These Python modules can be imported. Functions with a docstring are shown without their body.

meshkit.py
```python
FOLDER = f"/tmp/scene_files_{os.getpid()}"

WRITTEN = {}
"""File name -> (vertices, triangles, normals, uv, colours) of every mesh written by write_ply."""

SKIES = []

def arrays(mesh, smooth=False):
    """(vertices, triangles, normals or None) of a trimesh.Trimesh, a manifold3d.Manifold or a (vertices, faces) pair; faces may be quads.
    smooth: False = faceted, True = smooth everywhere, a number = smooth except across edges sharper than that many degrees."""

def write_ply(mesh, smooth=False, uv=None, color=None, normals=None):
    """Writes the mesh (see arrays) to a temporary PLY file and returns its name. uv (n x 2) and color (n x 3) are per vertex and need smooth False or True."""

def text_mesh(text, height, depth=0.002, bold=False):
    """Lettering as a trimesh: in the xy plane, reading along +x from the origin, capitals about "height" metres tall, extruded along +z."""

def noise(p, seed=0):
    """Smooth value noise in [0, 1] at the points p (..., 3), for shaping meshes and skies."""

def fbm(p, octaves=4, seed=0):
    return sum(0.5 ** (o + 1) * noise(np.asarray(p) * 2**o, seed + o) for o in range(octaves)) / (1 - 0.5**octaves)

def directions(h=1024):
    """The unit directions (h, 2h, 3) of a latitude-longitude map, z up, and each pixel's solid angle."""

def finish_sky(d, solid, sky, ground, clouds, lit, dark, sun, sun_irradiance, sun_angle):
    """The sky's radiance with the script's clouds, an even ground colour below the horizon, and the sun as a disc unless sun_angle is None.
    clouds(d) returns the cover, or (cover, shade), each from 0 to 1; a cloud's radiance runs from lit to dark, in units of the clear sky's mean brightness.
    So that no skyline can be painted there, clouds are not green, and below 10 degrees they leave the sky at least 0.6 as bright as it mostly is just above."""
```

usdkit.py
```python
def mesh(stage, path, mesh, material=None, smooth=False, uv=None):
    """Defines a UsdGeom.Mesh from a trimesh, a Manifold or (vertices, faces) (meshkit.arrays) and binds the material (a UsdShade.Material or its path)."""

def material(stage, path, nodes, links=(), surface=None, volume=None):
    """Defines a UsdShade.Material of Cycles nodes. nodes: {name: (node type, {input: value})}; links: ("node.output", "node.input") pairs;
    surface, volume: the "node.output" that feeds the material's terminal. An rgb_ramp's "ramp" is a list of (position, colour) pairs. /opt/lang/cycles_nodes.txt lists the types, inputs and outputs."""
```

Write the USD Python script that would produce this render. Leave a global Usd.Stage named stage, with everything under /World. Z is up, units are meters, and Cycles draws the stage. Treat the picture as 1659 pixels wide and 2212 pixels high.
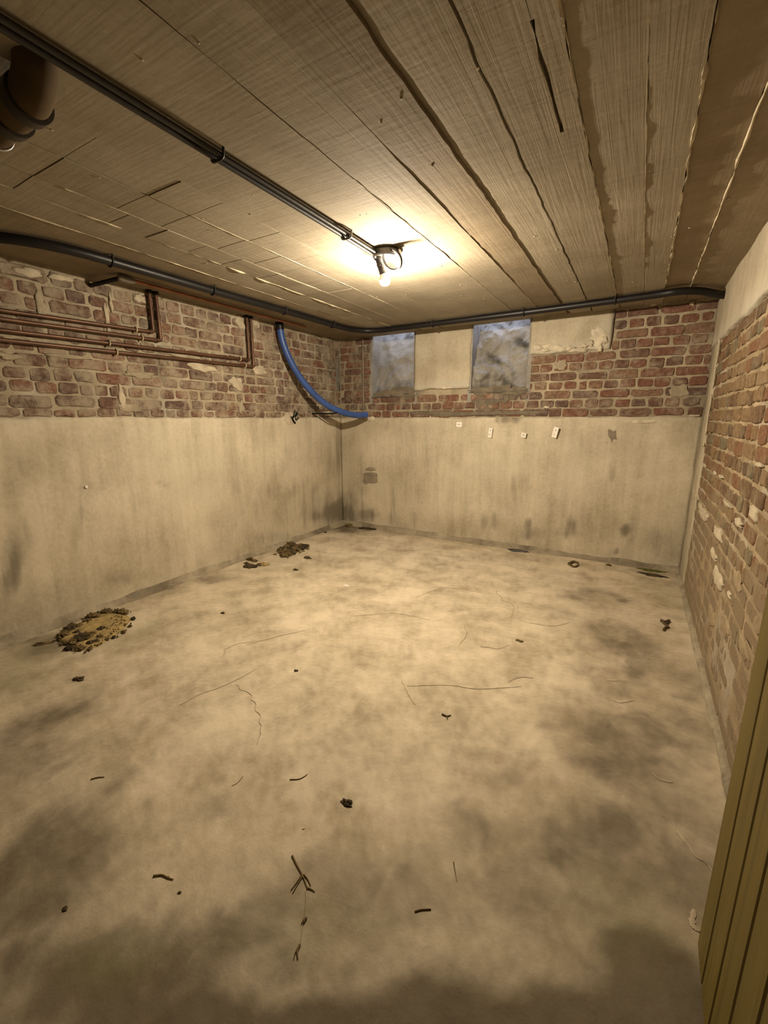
import math, random
import numpy as np, trimesh
import meshkit, usdkit
from meshkit import fbm, noise
from shapely.geometry import Polygon, LineString
from pxr import Usd, UsdGeom, UsdLux, UsdShade, Gf, Sdf, Vt

stage = Usd.Stage.CreateInMemory()
UsdGeom.SetStageUpAxis(stage, UsdGeom.Tokens.z)
UsdGeom.SetStageMetersPerUnit(stage, 1.0)
UsdGeom.Xform.Define(stage, '/World')
W = '/World'
random.seed(7)
R = np.random.default_rng(7)

# ------------------------------------------------------------------ camera
IMG_W, IMG_H, F_PX = 1659.0, 2212.0, 932.26
CAM = np.array([0.0, 0.0, 1.25])
YAW, PITCH, ROLL = math.radians(30.265), math.radians(12.25), math.radians(-0.154)
fw = np.array([-math.sin(YAW) * math.cos(PITCH), math.cos(YAW) * math.cos(PITCH), -math.sin(PITCH)])
r0 = np.array([math.cos(YAW), math.sin(YAW), 0.0])
u0 = np.cross(r0, fw)
rt = math.cos(ROLL) * r0 + math.sin(ROLL) * u0
up = -math.sin(ROLL) * r0 + math.cos(ROLL) * u0
cam = UsdGeom.Camera.Define(stage, W + '/camera')
cam.AddTransformOp().Set(Gf.Matrix4d(*rt, 0, *up, 0, *(-fw), 0, *CAM, 1))
cam.CreateHorizontalApertureAttr(24.0)
cam.CreateVerticalApertureAttr(24.0 * IMG_H / IMG_W)
cam.CreateFocalLengthAttr(F_PX / IMG_W * 24.0)
cam.CreateClippingRangeAttr(Gf.Vec2f(0.02, 100))
EXPOSURE = 2.68
cam.CreateExposureAttr(EXPOSURE)

# ------------------------------------------------------------------ daylight (reaches the cellar only down the two light wells)
sky = UsdLux.DomeLight.Define(stage, W + '/sky')
sky.CreateIntensityAttr(.42)
sky.CreateColorAttr(Gf.Vec3f(0.68, 0.76, 1.0))

BULB_COLOR, BULB_STRENGTH = (1.0, 0.838, 0.615), 900.0

# room: x to the right wall, y into the room, z up
XL, XR, YB, YF, ZC, ZP = -3.015, 0.414, 4.174, 0.08, 2.106, 1.258


def ray(px, py):
    return fw + (px - IMG_W / 2) / F_PX * rt - (py - IMG_H / 2) / F_PX * up


def on(axis, val, px, py):
    """The point of a real plane (axis 0 x, 1 y, 2 z) that is seen at a pixel: how positions were measured."""
    d = ray(px, py)
    return CAM + d * ((val - CAM[axis]) / d[axis])


def floor_at(px, py):
    return on(2, 0.0, px, py)


# ------------------------------------------------------------------ helpers
COUNT = {}


def path_for(name, parent=None):
    base = str(parent.GetPath()) if parent is not None else W
    k = COUNT.get((base, name), 0)
    COUNT[(base, name)] = k + 1
    return f'{base}/{name}' if k == 0 else f'{base}/{name}_{k:03d}'


def tag(prim, label=None, cat=None, group=None, kind=None):
    for k, v in (('label', label), ('category', cat), ('group', group), ('kind', kind)):
        if v:
            prim.SetCustomDataByKey(k, v)
    return prim


def obj(name, mesh, mat, parent=None, smooth=30, attrs=None, **kw):
    m = usdkit.mesh(stage, path_for(name, parent), mesh, mat, smooth=smooth)
    for k, v in (attrs or {}).items():
        pv = UsdGeom.PrimvarsAPI(m).CreatePrimvar(k, Sdf.ValueTypeNames.FloatArray, 'vertex')
        pv.Set(Vt.FloatArray.FromNumpy(np.asarray(v, np.float32)))
    return tag(m.GetPrim(), **kw)


def thing(name, label=None, cat=None, loc=(0, 0, 0), group=None, kind=None):
    x = UsdGeom.Xform.Define(stage, path_for(name))
    if any(loc):
        x.AddTranslateOp().Set(Gf.Vec3d(*map(float, loc)))
    return tag(x.GetPrim(), label, cat, group, kind)


def cat_m(ms):
    return trimesh.util.concatenate(ms)


def box(x0, x1, y0, y1, z0, z1):
    m = trimesh.creation.box((x1 - x0, y1 - y0, z1 - z0))
    m.apply_translation(((x0 + x1) / 2, (y0 + y1) / 2, (z0 + z1) / 2))
    return m


def spline(pts, n=12):
    """Catmull-Rom through points."""
    p = np.asarray(pts, float)
    p = np.vstack([2 * p[0] - p[1], p, 2 * p[-1] - p[-2]])
    out = []
    for i in range(1, len(p) - 2):
        t = np.linspace(0, 1, n, endpoint=False)[:, None]
        a, b, c, d = p[i - 1], p[i], p[i + 1], p[i + 2]
        out.append(0.5 * ((2 * b) + (c - a) * t + (2 * a - 5 * b + 4 * c - d) * t ** 2 + (3 * b - a - 3 * c + d) * t ** 3))
    return np.vstack(out + [p[-2:-1]])


def tube(pts, rad, sides=12, caps=True):
    """Swept round tube with parallel transported frames; rad a number or one per point."""
    p = np.asarray(pts, float)
    n = len(p)
    rad = np.full(n, rad) if np.ndim(rad) == 0 else np.asarray(rad, float)
    t = np.gradient(p, axis=0)
    t /= np.linalg.norm(t, axis=1, keepdims=True) + 1e-12
    a = np.array([0, 0, 1.0]) if abs(t[0][2]) < .9 else np.array([1.0, 0, 0])
    nrm = np.cross(t[0], a); nrm /= np.linalg.norm(nrm)
    ang = np.linspace(0, 2 * np.pi, sides, endpoint=False)
    V = []
    for i in range(n):
        nrm = nrm - t[i] * (nrm @ t[i]); nrm /= np.linalg.norm(nrm)
        b = np.cross(t[i], nrm)
        V.append(p[i] + rad[i] * (np.cos(ang)[:, None] * nrm + np.sin(ang)[:, None] * b))
    V = np.vstack(V)
    F = []
    for i in range(n - 1):
        for k in range(sides):
            k2 = (k + 1) % sides
            F += [(i * sides + k, i * sides + k2, (i + 1) * sides + k2), (i * sides + k, (i + 1) * sides + k2, (i + 1) * sides + k)]
    if caps:
        V = np.vstack([V, p[0], p[-1]])
        c0, c1 = len(V) - 2, len(V) - 1
        for k in range(sides):
            k2 = (k + 1) % sides
            F += [(c0, k2, k), (c1, (n - 1) * sides + k, (n - 1) * sides + k2)]
    return trimesh.Trimesh(V, F, process=False)


def rounded(pts, r=.03, n=6):
    """Polyline with its corners rounded by arcs of about radius r."""
    p = np.asarray(pts, float)
    out = [p[0]]
    for i in range(1, len(p) - 1):
        a, b, c = p[i - 1], p[i], p[i + 1]
        u, v = (a - b) / np.linalg.norm(a - b), (c - b) / np.linalg.norm(c - b)
        s, e = b + u * r, b + v * r
        for t in np.linspace(0, 1, n):
            out.append((1 - t) ** 2 * s + 2 * t * (1 - t) * b + t * t * e)
    return np.array(out + [p[-1]])


def lathe(prof, n=28, at=(0, 0, 0)):
    m = trimesh.creation.revolve(np.asarray(prof, float), sections=n)
    m.apply_translation(at)
    return m


def look(axis):
    """Rotation taking +z onto the axis."""
    return trimesh.geometry.align_vectors([0, 0, 1], np.asarray(axis, float) / np.linalg.norm(axis))


# a wall's own frame: (u along, v up, d out of the wall into the room)
def left_f(u, v, d):
    return np.stack([XL + d, u, v], -1)


def back_f(u, v, d):
    return np.stack([u, YB - d, v], -1)


def right_f(u, v, d):
    return np.stack([XR - d, u, v], -1)


FLIP = {left_f: False, back_f: False, right_f: True}


def wall_mesh(frame, u, v, d, f):
    f = np.asarray(f)
    if FLIP[frame]:
        f = f[:, ::-1]
    return trimesh.Trimesh(frame(np.asarray(u, float), np.asarray(v, float), np.asarray(d, float)), f, process=False)


def grid_faces(nu, nv, off=0):
    i, j = np.meshgrid(np.arange(nu - 1), np.arange(nv - 1), indexing='ij')
    a = (i * nv + j).ravel() + off
    return np.vstack([np.stack([a, a + nv, a + nv + 1], 1), np.stack([a, a + nv + 1, a + 1], 1)])


def wall_sheet(frame, u0, u1, v0, v1, res, dfun, edge=0.0, seed=0, skirt=.02, mask=None):
    """A displaced sheet on a wall with its rim turned back to the wall; edge = raggedness of the rim. Returns mesh, u, v."""
    nu, nv = max(3, int((u1 - u0) / res) + 1), max(3, int((v1 - v0) / res) + 1)
    U, V = np.meshgrid(np.linspace(u0, u1, nu), np.linspace(v0, v1, nv), indexing='ij')
    if edge:
        P = np.stack([U * 9, V * 9, np.zeros_like(U)], -1)
        for e, A, lo in ((U, 0, 1), (V, 1, 1)):
            pass
        n1 = (fbm(P, 4, seed) - .5) * 2 * edge
        n2 = (fbm(P + 31, 4, seed + 5) - .5) * 2 * edge
        V[:, -1] += n1[:, -1]; V[:, 0] += n1[:, 0]
        U[0, :] += n2[0, :]; U[-1, :] += n2[-1, :]
    D = dfun(U, V)
    u, v, d = U.ravel(), V.ravel(), D.ravel()
    F = grid_faces(nu, nv)
    if mask is not None:
        keep = mask(u, v)
        F = F[keep[F].all(1)]
        return wall_mesh(frame, u, v, d, F), u, v
    idx = np.arange(nu * nv).reshape(nu, nv)
    loop = np.concatenate([idx[:, 0], idx[-1, 1:], idx[-2::-1, -1], idx[0, -2:0:-1]])
    n = len(u)
    u2, v2, d2 = np.r_[u, u[loop]], np.r_[v, v[loop]], np.r_[d, np.full(len(loop), -skirt)]
    L = len(loop)
    k = np.arange(L); k2 = (k + 1) % L
    S = np.vstack([np.stack([loop[k2], loop[k], n + k], 1), np.stack([loop[k2], n + k, n + k2], 1)])
    return wall_mesh(frame, u2, v2, d2, np.vstack([F, S])), u2, v2


def blob_outline(cu, cv, su, sv, n=18, rough=.3, rng=R, rot=0.0):
    a = np.linspace(0, 2 * np.pi, n, endpoint=False)
    r = 1 + rough * (rng.random(n) - .5) * 2
    r = (r + np.roll(r, 1) * .6) / 1.6
    x, y = su * r * np.cos(a), sv * r * np.sin(a)
    c, s = math.cos(rot), math.sin(rot)
    return np.stack([cu + c * x - s * y, cv + s * x + c * y], 1)


def smear(frame, poly, thick, d0=0.0, rng=R):
    """A smear of mortar on a wall: a ragged outline with a rounded shoulder."""
    poly = np.asarray(poly)
    n = len(poly)
    c = poly.mean(0)
    ins = c + (poly - c) * (1 - .18 - .1 * rng.random((n, 1)))
    mid = c + (poly - c) * .45
    P = np.vstack([poly, poly, ins, mid, c[None]])
    D = np.r_[np.full(n, d0 - .01), np.full(n, d0 + thick * .25), d0 + thick * (.7 + .4 * rng.random(n)), d0 + thick * (.9 + .5 * rng.random(n)), d0 + thick]
    F = []
    for k in range(n):
        k2 = (k + 1) % n
        for q in range(3):
            F += [(q * n + k, q * n + k2, (q + 1) * n + k2), (q * n + k, (q + 1) * n + k2, (q + 1) * n + k)]
        F.append((3 * n + k, 3 * n + k2, 4 * n))
    return wall_mesh(frame, P[:, 0], P[:, 1], D, F)


def lump(size, seed, squash=.6, rough=.6, sub=3):
    """An irregular clod or stone resting on z = 0."""
    m = trimesh.creation.icosphere(subdivisions=sub)
    v = np.asarray(m.vertices)
    v = v * (1 + rough * (fbm(v * 2.2 + seed * 3.7, 4, seed)[:, None] - .5) * 2.8)
    v = v * np.array([1, .8, squash]) * size
    v[:, 2] = np.maximum(v[:, 2], -.35 * size * squash)
    v[:, 2] -= v[:, 2].min()
    m.vertices = v
    return m


# ------------------------------------------------------------------ materials
def mat(name, nodes, links, surface='p.BSDF'):
    return usdkit.material(stage, W + '/Looks/' + name, nodes, links, surface=surface)


def plain(name, color, rough=.7, metallic=0.0, bump=.0, bscale=60, var=.25, spec=.3):
    n = {'g': ('geometry', {}), 'n': ('noise_texture', {'scale': bscale, 'detail': 2.0}),
         'n2': ('noise_texture', {'scale': bscale / 6, 'detail': 2.0}),
         'r': ('rgb_ramp', {'ramp': [(.3, tuple(c * (1 - var) for c in color)), (.7, tuple(min(1, c * (1 + var)) for c in color))]}),
         'b': ('bump', {'strength': bump, 'distance': .004}),
         'p': ('principled_bsdf', {'roughness': rough, 'metallic': metallic, 'specular_ior_level': spec})}
    l = [('g.position', 'n.vector'), ('g.position', 'n2.vector'), ('n2.fac', 'r.fac'), ('r.color', 'p.base_color')]
    if bump:
        l += [('n.fac', 'b.height'), ('b.normal', 'p.normal')]
    return mat(name, n, l)


ALB = .66      # how light the dusty surfaces are, overall


def dull(c, k=None):
    return tuple(x * (ALB if k is None else k) for x in c)


def concrete(name, lo, hi, stain_shade, stain_shade2, streak=(5, 5, .5), streak_amt=.35, bump=.35, mottle=2.2, fine=38, rough=.85, patchy=2.0):
    """Cement render or concrete: two sizes of mottling, vertical streaks, stains and painted floor shade where the mesh says so (attributes stain and tint)."""
    n = {'g': ('geometry', {}),
         'n1': ('noise_texture', {'scale': mottle, 'detail': 4.0, 'roughness': .6}),
         'n2': ('noise_texture', {'scale': fine, 'detail': 3.0, 'roughness': .65}),
         'm': ('mapping', {'scale': streak}),
         'n3': ('noise_texture', {'scale': 2.0, 'detail': 3.0, 'roughness': .6, 'distortion': .4}),
         'mx': ('math', {'math_type': 'multiply_add', 'value2': .3, 'value3': 0.0}),
         'ad': ('math', {'math_type': 'multiply_add', 'value2': streak_amt}),
         'ad0': ('math', {'math_type': 'multiply_add', 'value2': .75}),
         'r': ('rgb_ramp', {'ramp': [(.525 + streak_amt / 2 - .20, dull(lo)), (.525 + streak_amt / 2 + .15, dull(hi))]}),
         'st': ('attribute', {'attribute': 'stain_shade'}), 'tn': ('attribute', {'attribute': 'tint'}),
         'sa': ('math', {'math_type': 'multiply_add', 'value2': patchy}),
         'sa2': ('math', {'math_type': 'subtract', 'value2': patchy / 2}),
         'sb': ('math', {'math_type': 'multiply', 'use_clamp': True}),
         'sr': ('map_range', {'range_type': 'smoothstep', 'from_min': .0, 'from_max': 1.0, 'to_max': .85}),
         'gate': ('map_range', {'from_min': 0.0, 'from_max': .18, 'clamp': True}),
         'c1': ('mix', {'color2': dull(stain_shade)}), 'c2': ('mix', {'color2': dull(stain_shade2)}),
         'tb': ('math', {'math_type': 'multiply', 'value2': 1.7, 'use_clamp': True}),
         'tc': ('math', {'math_type': 'multiply', 'use_clamp': True}),
         'bh': ('math', {'math_type': 'multiply_add', 'value2': .45}),
         'b': ('bump', {'strength': bump, 'distance': .012}),
         'p': ('principled_bsdf', {'roughness': rough, 'specular_ior_level': .25})}
    l = [('g.position', 'n1.vector'), ('g.position', 'n2.vector'), ('g.position', 'm.vector'), ('m.vector', 'n3.vector'),
         ('n2.fac', 'mx.value1'), ('n3.fac', 'ad.value1'), ('mx.value', 'ad.value3'), ('n1.fac', 'ad0.value1'), ('ad.value', 'ad0.value3'), ('ad0.value', 'r.fac'),
         ('n3.fac', 'sa.value1'), ('st.fac', 'sa.value3'), ('sa.value', 'sa2.value1'), ('sa2.value', 'sr.value'), ('st.fac', 'gate.value'),
         ('sr.result', 'sb.value1'), ('gate.result', 'sb.value2'),
         ('r.color', 'c1.color1'), ('sb.value', 'c1.fac'), ('c1.color', 'c2.color1'),
         ('tn.fac', 'tb.value1'), ('tb.value', 'tc.value1'), ('n1.fac', 'tc.value2'), ('tc.value', 'c2.fac'), ('c2.color', 'p.base_color'),
         ('n2.fac', 'bh.value1'), ('n1.fac', 'bh.value3'), ('bh.value', 'b.height'), ('b.normal', 'p.normal')]
    return mat(name, n, l)


M_PLASTER = concrete('cement_render', (.52, .45, .32), (.86, .76, .58), (.22, .185, .13), (.80, .73, .56), streak_amt=.5)
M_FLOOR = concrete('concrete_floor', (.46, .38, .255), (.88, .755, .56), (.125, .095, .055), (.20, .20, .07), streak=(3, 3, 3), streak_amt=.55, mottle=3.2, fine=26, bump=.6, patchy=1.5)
M_MORTAR_L = concrete('lime_mortar', (.30, .25, .17), (.60, .51, .36), (.17, .14, .10), (.65, .6, .5), mottle=5, bump=.9)
M_MORTAR_R = concrete('sandy_mortar', (.27, .20, .12), (.55, .43, .27), (.2, .15, .1), (.65, .6, .5), mottle=5, bump=.9)
M_PATCH = concrete('patch_render', (.48, .41, .29), (.72, .64, .48), (.2, .165, .12), (.70, .66, .56), mottle=4, bump=.45)
M_BAND = concrete('upper_render', (.44, .37, .26), (.66, .58, .44), (.2, .165, .12), (.70, .66, .56), mottle=3, bump=.4)
M_WELL = concrete('grey_cement', (.25, .23, .20), (.47, .44, .39), (.07, .062, .05), (.5, .45, .3), mottle=3.5, streak=(6, 6, 1), bump=.8)
M_SMEAR = plain('beige_mortar_smear', (.43, .37, .27), .85, bump=.5, bscale=90, var=.2)
M_SMEARW = plain('white_mortar_smear', (.52, .46, .35), .85, bump=.5, bscale=90, var=.2)
M_SMEARD = plain('grey_mortar_smear', (.16, .15, .12), .85, bump=.5, bscale=80, var=.3)
M_SMEARB = plain('brown_cement_stain', (.145, .12, .085), .85, bump=.4, bscale=80, var=.25)
M_SMEARC = plain('greyish_cement_patch', (.25, .21, .155), .85, bump=.4, bscale=80, var=.25)
M_COVE = concrete('cement_cove', (.30, .25, .17), (.58, .50, .36), (.15, .12, .08), (.6, .5, .4), mottle=5, bump=.9)


def ceiling_mat(name, lo, hi):
    """Concrete cast against rough boards: grain along y, saw marks across, blisters."""
    n = {'g': ('geometry', {}), 'oi': ('object_info', {}),
         'm1': ('mapping', {'scale': (46, 1.3, 1)}), 'gr': ('noise_texture', {'scale': 1.0, 'detail': 3.0, 'roughness': .6, 'distortion': 1.2}),
         'm2': ('mapping', {'scale': (3, 60, 1)}), 'sw': ('noise_texture', {'scale': 1.0, 'detail': 2.0}),
         'n1': ('noise_texture', {'scale': 2.6, 'detail': 4.0, 'roughness': .62}),
         'n2': ('noise_texture', {'scale': 45.0, 'detail': 2.0}),
         'a1': ('math', {'math_type': 'multiply_add', 'value2': .14, 'value3': 0.0}),
         'a2': ('math', {'math_type': 'multiply_add', 'value2': .22}),
         'a3': ('math', {'math_type': 'multiply_add', 'value2': .76}),
         'rs': ('math', {'math_type': 'multiply_add', 'value2': .16, 'value3': -.08}),
         'a4': ('math', {'math_type': 'add'}),
         'r': ('rgb_ramp', {'ramp': [(.38, dull(lo)), (.72, dull(hi))]}),
         'h1': ('math', {'math_type': 'multiply_add', 'value2': .5}), 'h2': ('math', {'math_type': 'multiply_add', 'value2': .35}),
         'b': ('bump', {'strength': .28, 'distance': .005}),
         'p': ('principled_bsdf', {'roughness': .85, 'specular_ior_level': .2})}
    l = [('g.position', 'm1.vector'), ('m1.vector', 'gr.vector'), ('g.position', 'm2.vector'), ('m2.vector', 'sw.vector'), ('g.position', 'n1.vector'), ('g.position', 'n2.vector'),
         ('gr.fac', 'a1.value1'), ('sw.fac', 'a2.value1'), ('a1.value', 'a2.value3'), ('n1.fac', 'a3.value1'), ('a2.value', 'a3.value3'),
         ('oi.random', 'rs.value1'), ('rs.value', 'a4.value1'), ('a3.value', 'a4.value2'), ('a4.value', 'r.fac'), ('r.color', 'p.base_color'),
         ('sw.fac', 'h1.value1'), ('gr.fac', 'h1.value3'), ('n2.fac', 'h2.value1'), ('h1.value', 'h2.value3'), ('h2.value', 'b.height'), ('b.normal', 'p.normal')]
    return mat(name, n, l)


M_CEIL = ceiling_mat('board_marked_concrete', (.34, .285, .20), (.50, .435, .325))
M_CEILW = ceiling_mat('browner_board_marked_concrete', (.27, .21, .135), (.43, .35, .24))
M_FIN = plain('mortar_fin', (.40, .34, .24), .85, bump=.6, bscale=70)


def brick_mat(name, color, dirt, lo, hi, zlow=None):
    """Worn brick with mortar smeared over part of it; zlow = (z0, z1): more smear from z1 down to z0."""
    n = {'g': ('geometry', {}), 'n1': ('noise_texture', {'scale': 7.0, 'detail': 4.0, 'roughness': .62}),
         'n2': ('noise_texture', {'scale': 34.0, 'detail': 3.0, 'roughness': .7}),
         'n3': ('noise_texture', {'scale': 110.0, 'detail': 1.0}),
         'r': ('rgb_ramp', {'ramp': [(.3, dull(color, .5)), (.52, dull(color, .78)), (.75, dull(color, 1.05))]}),
         'a': ('math', {'math_type': 'multiply_add', 'value2': .35}),
         'k': ('map_range', {'range_type': 'smoothstep', 'from_min': lo, 'from_max': hi, 'to_max': .9}),
         'c': ('mix', {'color2': dull(dirt, .7)}),
         'bh': ('math', {'math_type': 'multiply_add', 'value2': .5}),
         'b': ('bump', {'strength': .7, 'distance': .006}),
         'p': ('principled_bsdf', {'roughness': .88, 'specular_ior_level': .15})}
    l = [('g.position', 'n1.vector'), ('g.position', 'n2.vector'), ('g.position', 'n3.vector'), ('n2.fac', 'r.fac'), ('r.color', 'c.color1'),
         ('n2.fac', 'a.value1'), ('n1.fac', 'a.value3'), ('k.result', 'c.fac'), ('c.color', 'p.base_color'),
         ('n3.fac', 'bh.value1'), ('n2.fac', 'bh.value3'), ('bh.value', 'b.height'), ('b.normal', 'p.normal')]
    if zlow:
        n['s'] = ('separate_xyz', {})
        n['z'] = ('map_range', {'from_min': zlow[0], 'from_max': zlow[1], 'to_min': .46, 'to_max': 0.0, 'clamp': True})
        n['az'] = ('math', {'math_type': 'add'})
        l += [('g.position', 's.vector'), ('s.z', 'z.value'), ('z.result', 'az.value1'), ('a.value', 'az.value2'), ('az.value', 'k.value')]
    else:
        l += [('a.value', 'k.value')]
    return mat(name, n, l)


TONES = [('plum', (.168, .098, .070)), ('red', (.215, .105, .072)), ('dark', (.140, .088, .070)), ('tan', (.235, .140, .092)), ('grey', (.185, .140, .108))]
BR_L = [brick_mat('brick_%s_left' % n, c, (.44, .37, .27), .52, .86) for n, c in TONES]
BR_B = [brick_mat('brick_%s_back' % n, c, (.40, .33, .24), .60, .95) for n, c in TONES]
BR_R = [brick_mat('brick_%s_right' % n, (c[0] * 1.02, c[1] * 1.12, c[2] * .92), (.31, .24, .155), .62, .92, (.1, 1.0)) for n, c in TONES]

M_BLACK = plain('black_pipe_paint', (.009, .008, .008), .42, bump=.15, bscale=40, spec=.3)
M_DARKPIPE = plain('dark_conduit', (.018, .015, .012), .45, bump=.1, bscale=40, spec=.3)
M_COPPER = plain('brown_copper', (.105, .052, .030), .42, .35, bump=.12, bscale=50, spec=.4)
M_COPPERB = plain('bright_copper', (.30, .13, .065), .5, .4, spec=.5)
M_BRASS = plain('pale_brass', (.72, .63, .42), .35, .6)
M_STEEL = plain('grey_steel', (.30, .29, .27), .35, .8)
M_BLUE = plain('blue_hose', (.032, .075, .25), .42, bump=.08, bscale=50, var=.15, spec=.5)
M_BLUEIN = plain('hose_inside', (.01, .02, .06), .6)
M_DIRT = plain('brown_dirt', (.115, .080, .032), .95, bump=1.0, bscale=120, var=.5)
M_DIRTD = plain('dark_dirt', (.055, .040, .020), .95, bump=1.0, bscale=120, var=.5)
M_SAND = plain('yellow_sand', (.34, .25, .105), .95, bump=1.0, bscale=160, var=.3)
M_TWIG = plain('dry_twig', (.12, .085, .032), .9, bump=.5, bscale=100, var=.4)
M_STRAW = plain('pale_straw', (.24, .19, .10), .85, var=.3)
M_LEAF = plain('dead_leaf', (.085, .055, .030), .85, bump=.4, bscale=80, var=.4)
M_RED = plain('brick_crumb', (.30, .13, .07), .9, bump=.6, bscale=120)
M_SLATE = plain('slate_chip', (.085, .078, .075), .7, bump=.5, bscale=120)
M_WHITE = plain('white_chip', (.75, .72, .66), .8)
M_MOSS = plain('green_moss', (.10, .10, .022), .95, bump=1.0, bscale=200, var=.5)
M_CARD = plain('white_card', (.78, .75, .68), .7, var=.05)
M_FADED = plain('faded_ink', (.30, .28, .25), .7, var=.1)
M_INK = plain('black_ink', (.03, .028, .025), .7, var=.1)
M_CRACK = plain('crack_dirt', (.33, .27, .17), .9, var=.3)
M_ENAMEL = plain('white_enamel', (.85, .84, .80), .3, var=.03, spec=.5)
M_BAKE = plain('dark_bakelite', (.05, .045, .042), .3, spec=.5)
M_DARKWALL = plain('dark_passage', (.16, .13, .09), .9)


def wood_mat(name, lo, hi):
    n = {'g': ('geometry', {}), 'm': ('mapping', {'scale': (30, 30, 1.4)}), 'w': ('noise_texture', {'scale': 1.0, 'detail': 6.0, 'distortion': 1.0}),
         'r': ('rgb_ramp', {'ramp': [(.3, lo), (.7, hi)]}), 'b': ('bump', {'strength': .3, 'distance': .003}), 'p': ('principled_bsdf', {'roughness': .55, 'specular_ior_level': .35})}
    return mat(name, n, [('g.position', 'm.vector'), ('m.vector', 'w.vector'), ('w.fac', 'r.fac'), ('r.color', 'p.base_color'), ('w.fac', 'b.height'), ('b.normal', 'p.normal')])


M_DOOR = wood_mat('olive_painted_door', (.095, .068, .010), (.15, .108, .020))
M_BULB = mat('bulb_glow', {'e': ('emission', {'color': BULB_COLOR, 'strength': BULB_STRENGTH})}, [], surface='e.emission')

# ================================================================== FLOOR
nx, ny = 150, 186
X, Y = np.meshgrid(np.linspace(XL - .05, XR + .05, nx), np.linspace(-.3, YB + .05, ny), indexing='ij')
P = np.stack([X * 1.3, Y * 1.3, X * 0], -1)
Z = (fbm(P, 4, 3) - .5) * .016
Z -= .004


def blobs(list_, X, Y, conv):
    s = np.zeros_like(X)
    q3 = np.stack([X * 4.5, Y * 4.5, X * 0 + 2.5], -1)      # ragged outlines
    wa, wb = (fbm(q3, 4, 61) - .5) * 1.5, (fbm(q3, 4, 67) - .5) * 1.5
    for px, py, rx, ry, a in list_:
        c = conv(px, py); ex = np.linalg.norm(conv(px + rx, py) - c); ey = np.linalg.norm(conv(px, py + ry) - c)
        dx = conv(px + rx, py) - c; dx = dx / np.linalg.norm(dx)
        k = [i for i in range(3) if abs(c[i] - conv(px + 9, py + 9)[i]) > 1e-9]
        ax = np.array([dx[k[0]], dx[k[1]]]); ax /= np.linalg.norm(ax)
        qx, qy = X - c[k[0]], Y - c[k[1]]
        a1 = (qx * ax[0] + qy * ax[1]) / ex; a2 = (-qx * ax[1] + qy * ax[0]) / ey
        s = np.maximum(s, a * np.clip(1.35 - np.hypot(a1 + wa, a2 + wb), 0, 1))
    return s


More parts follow.
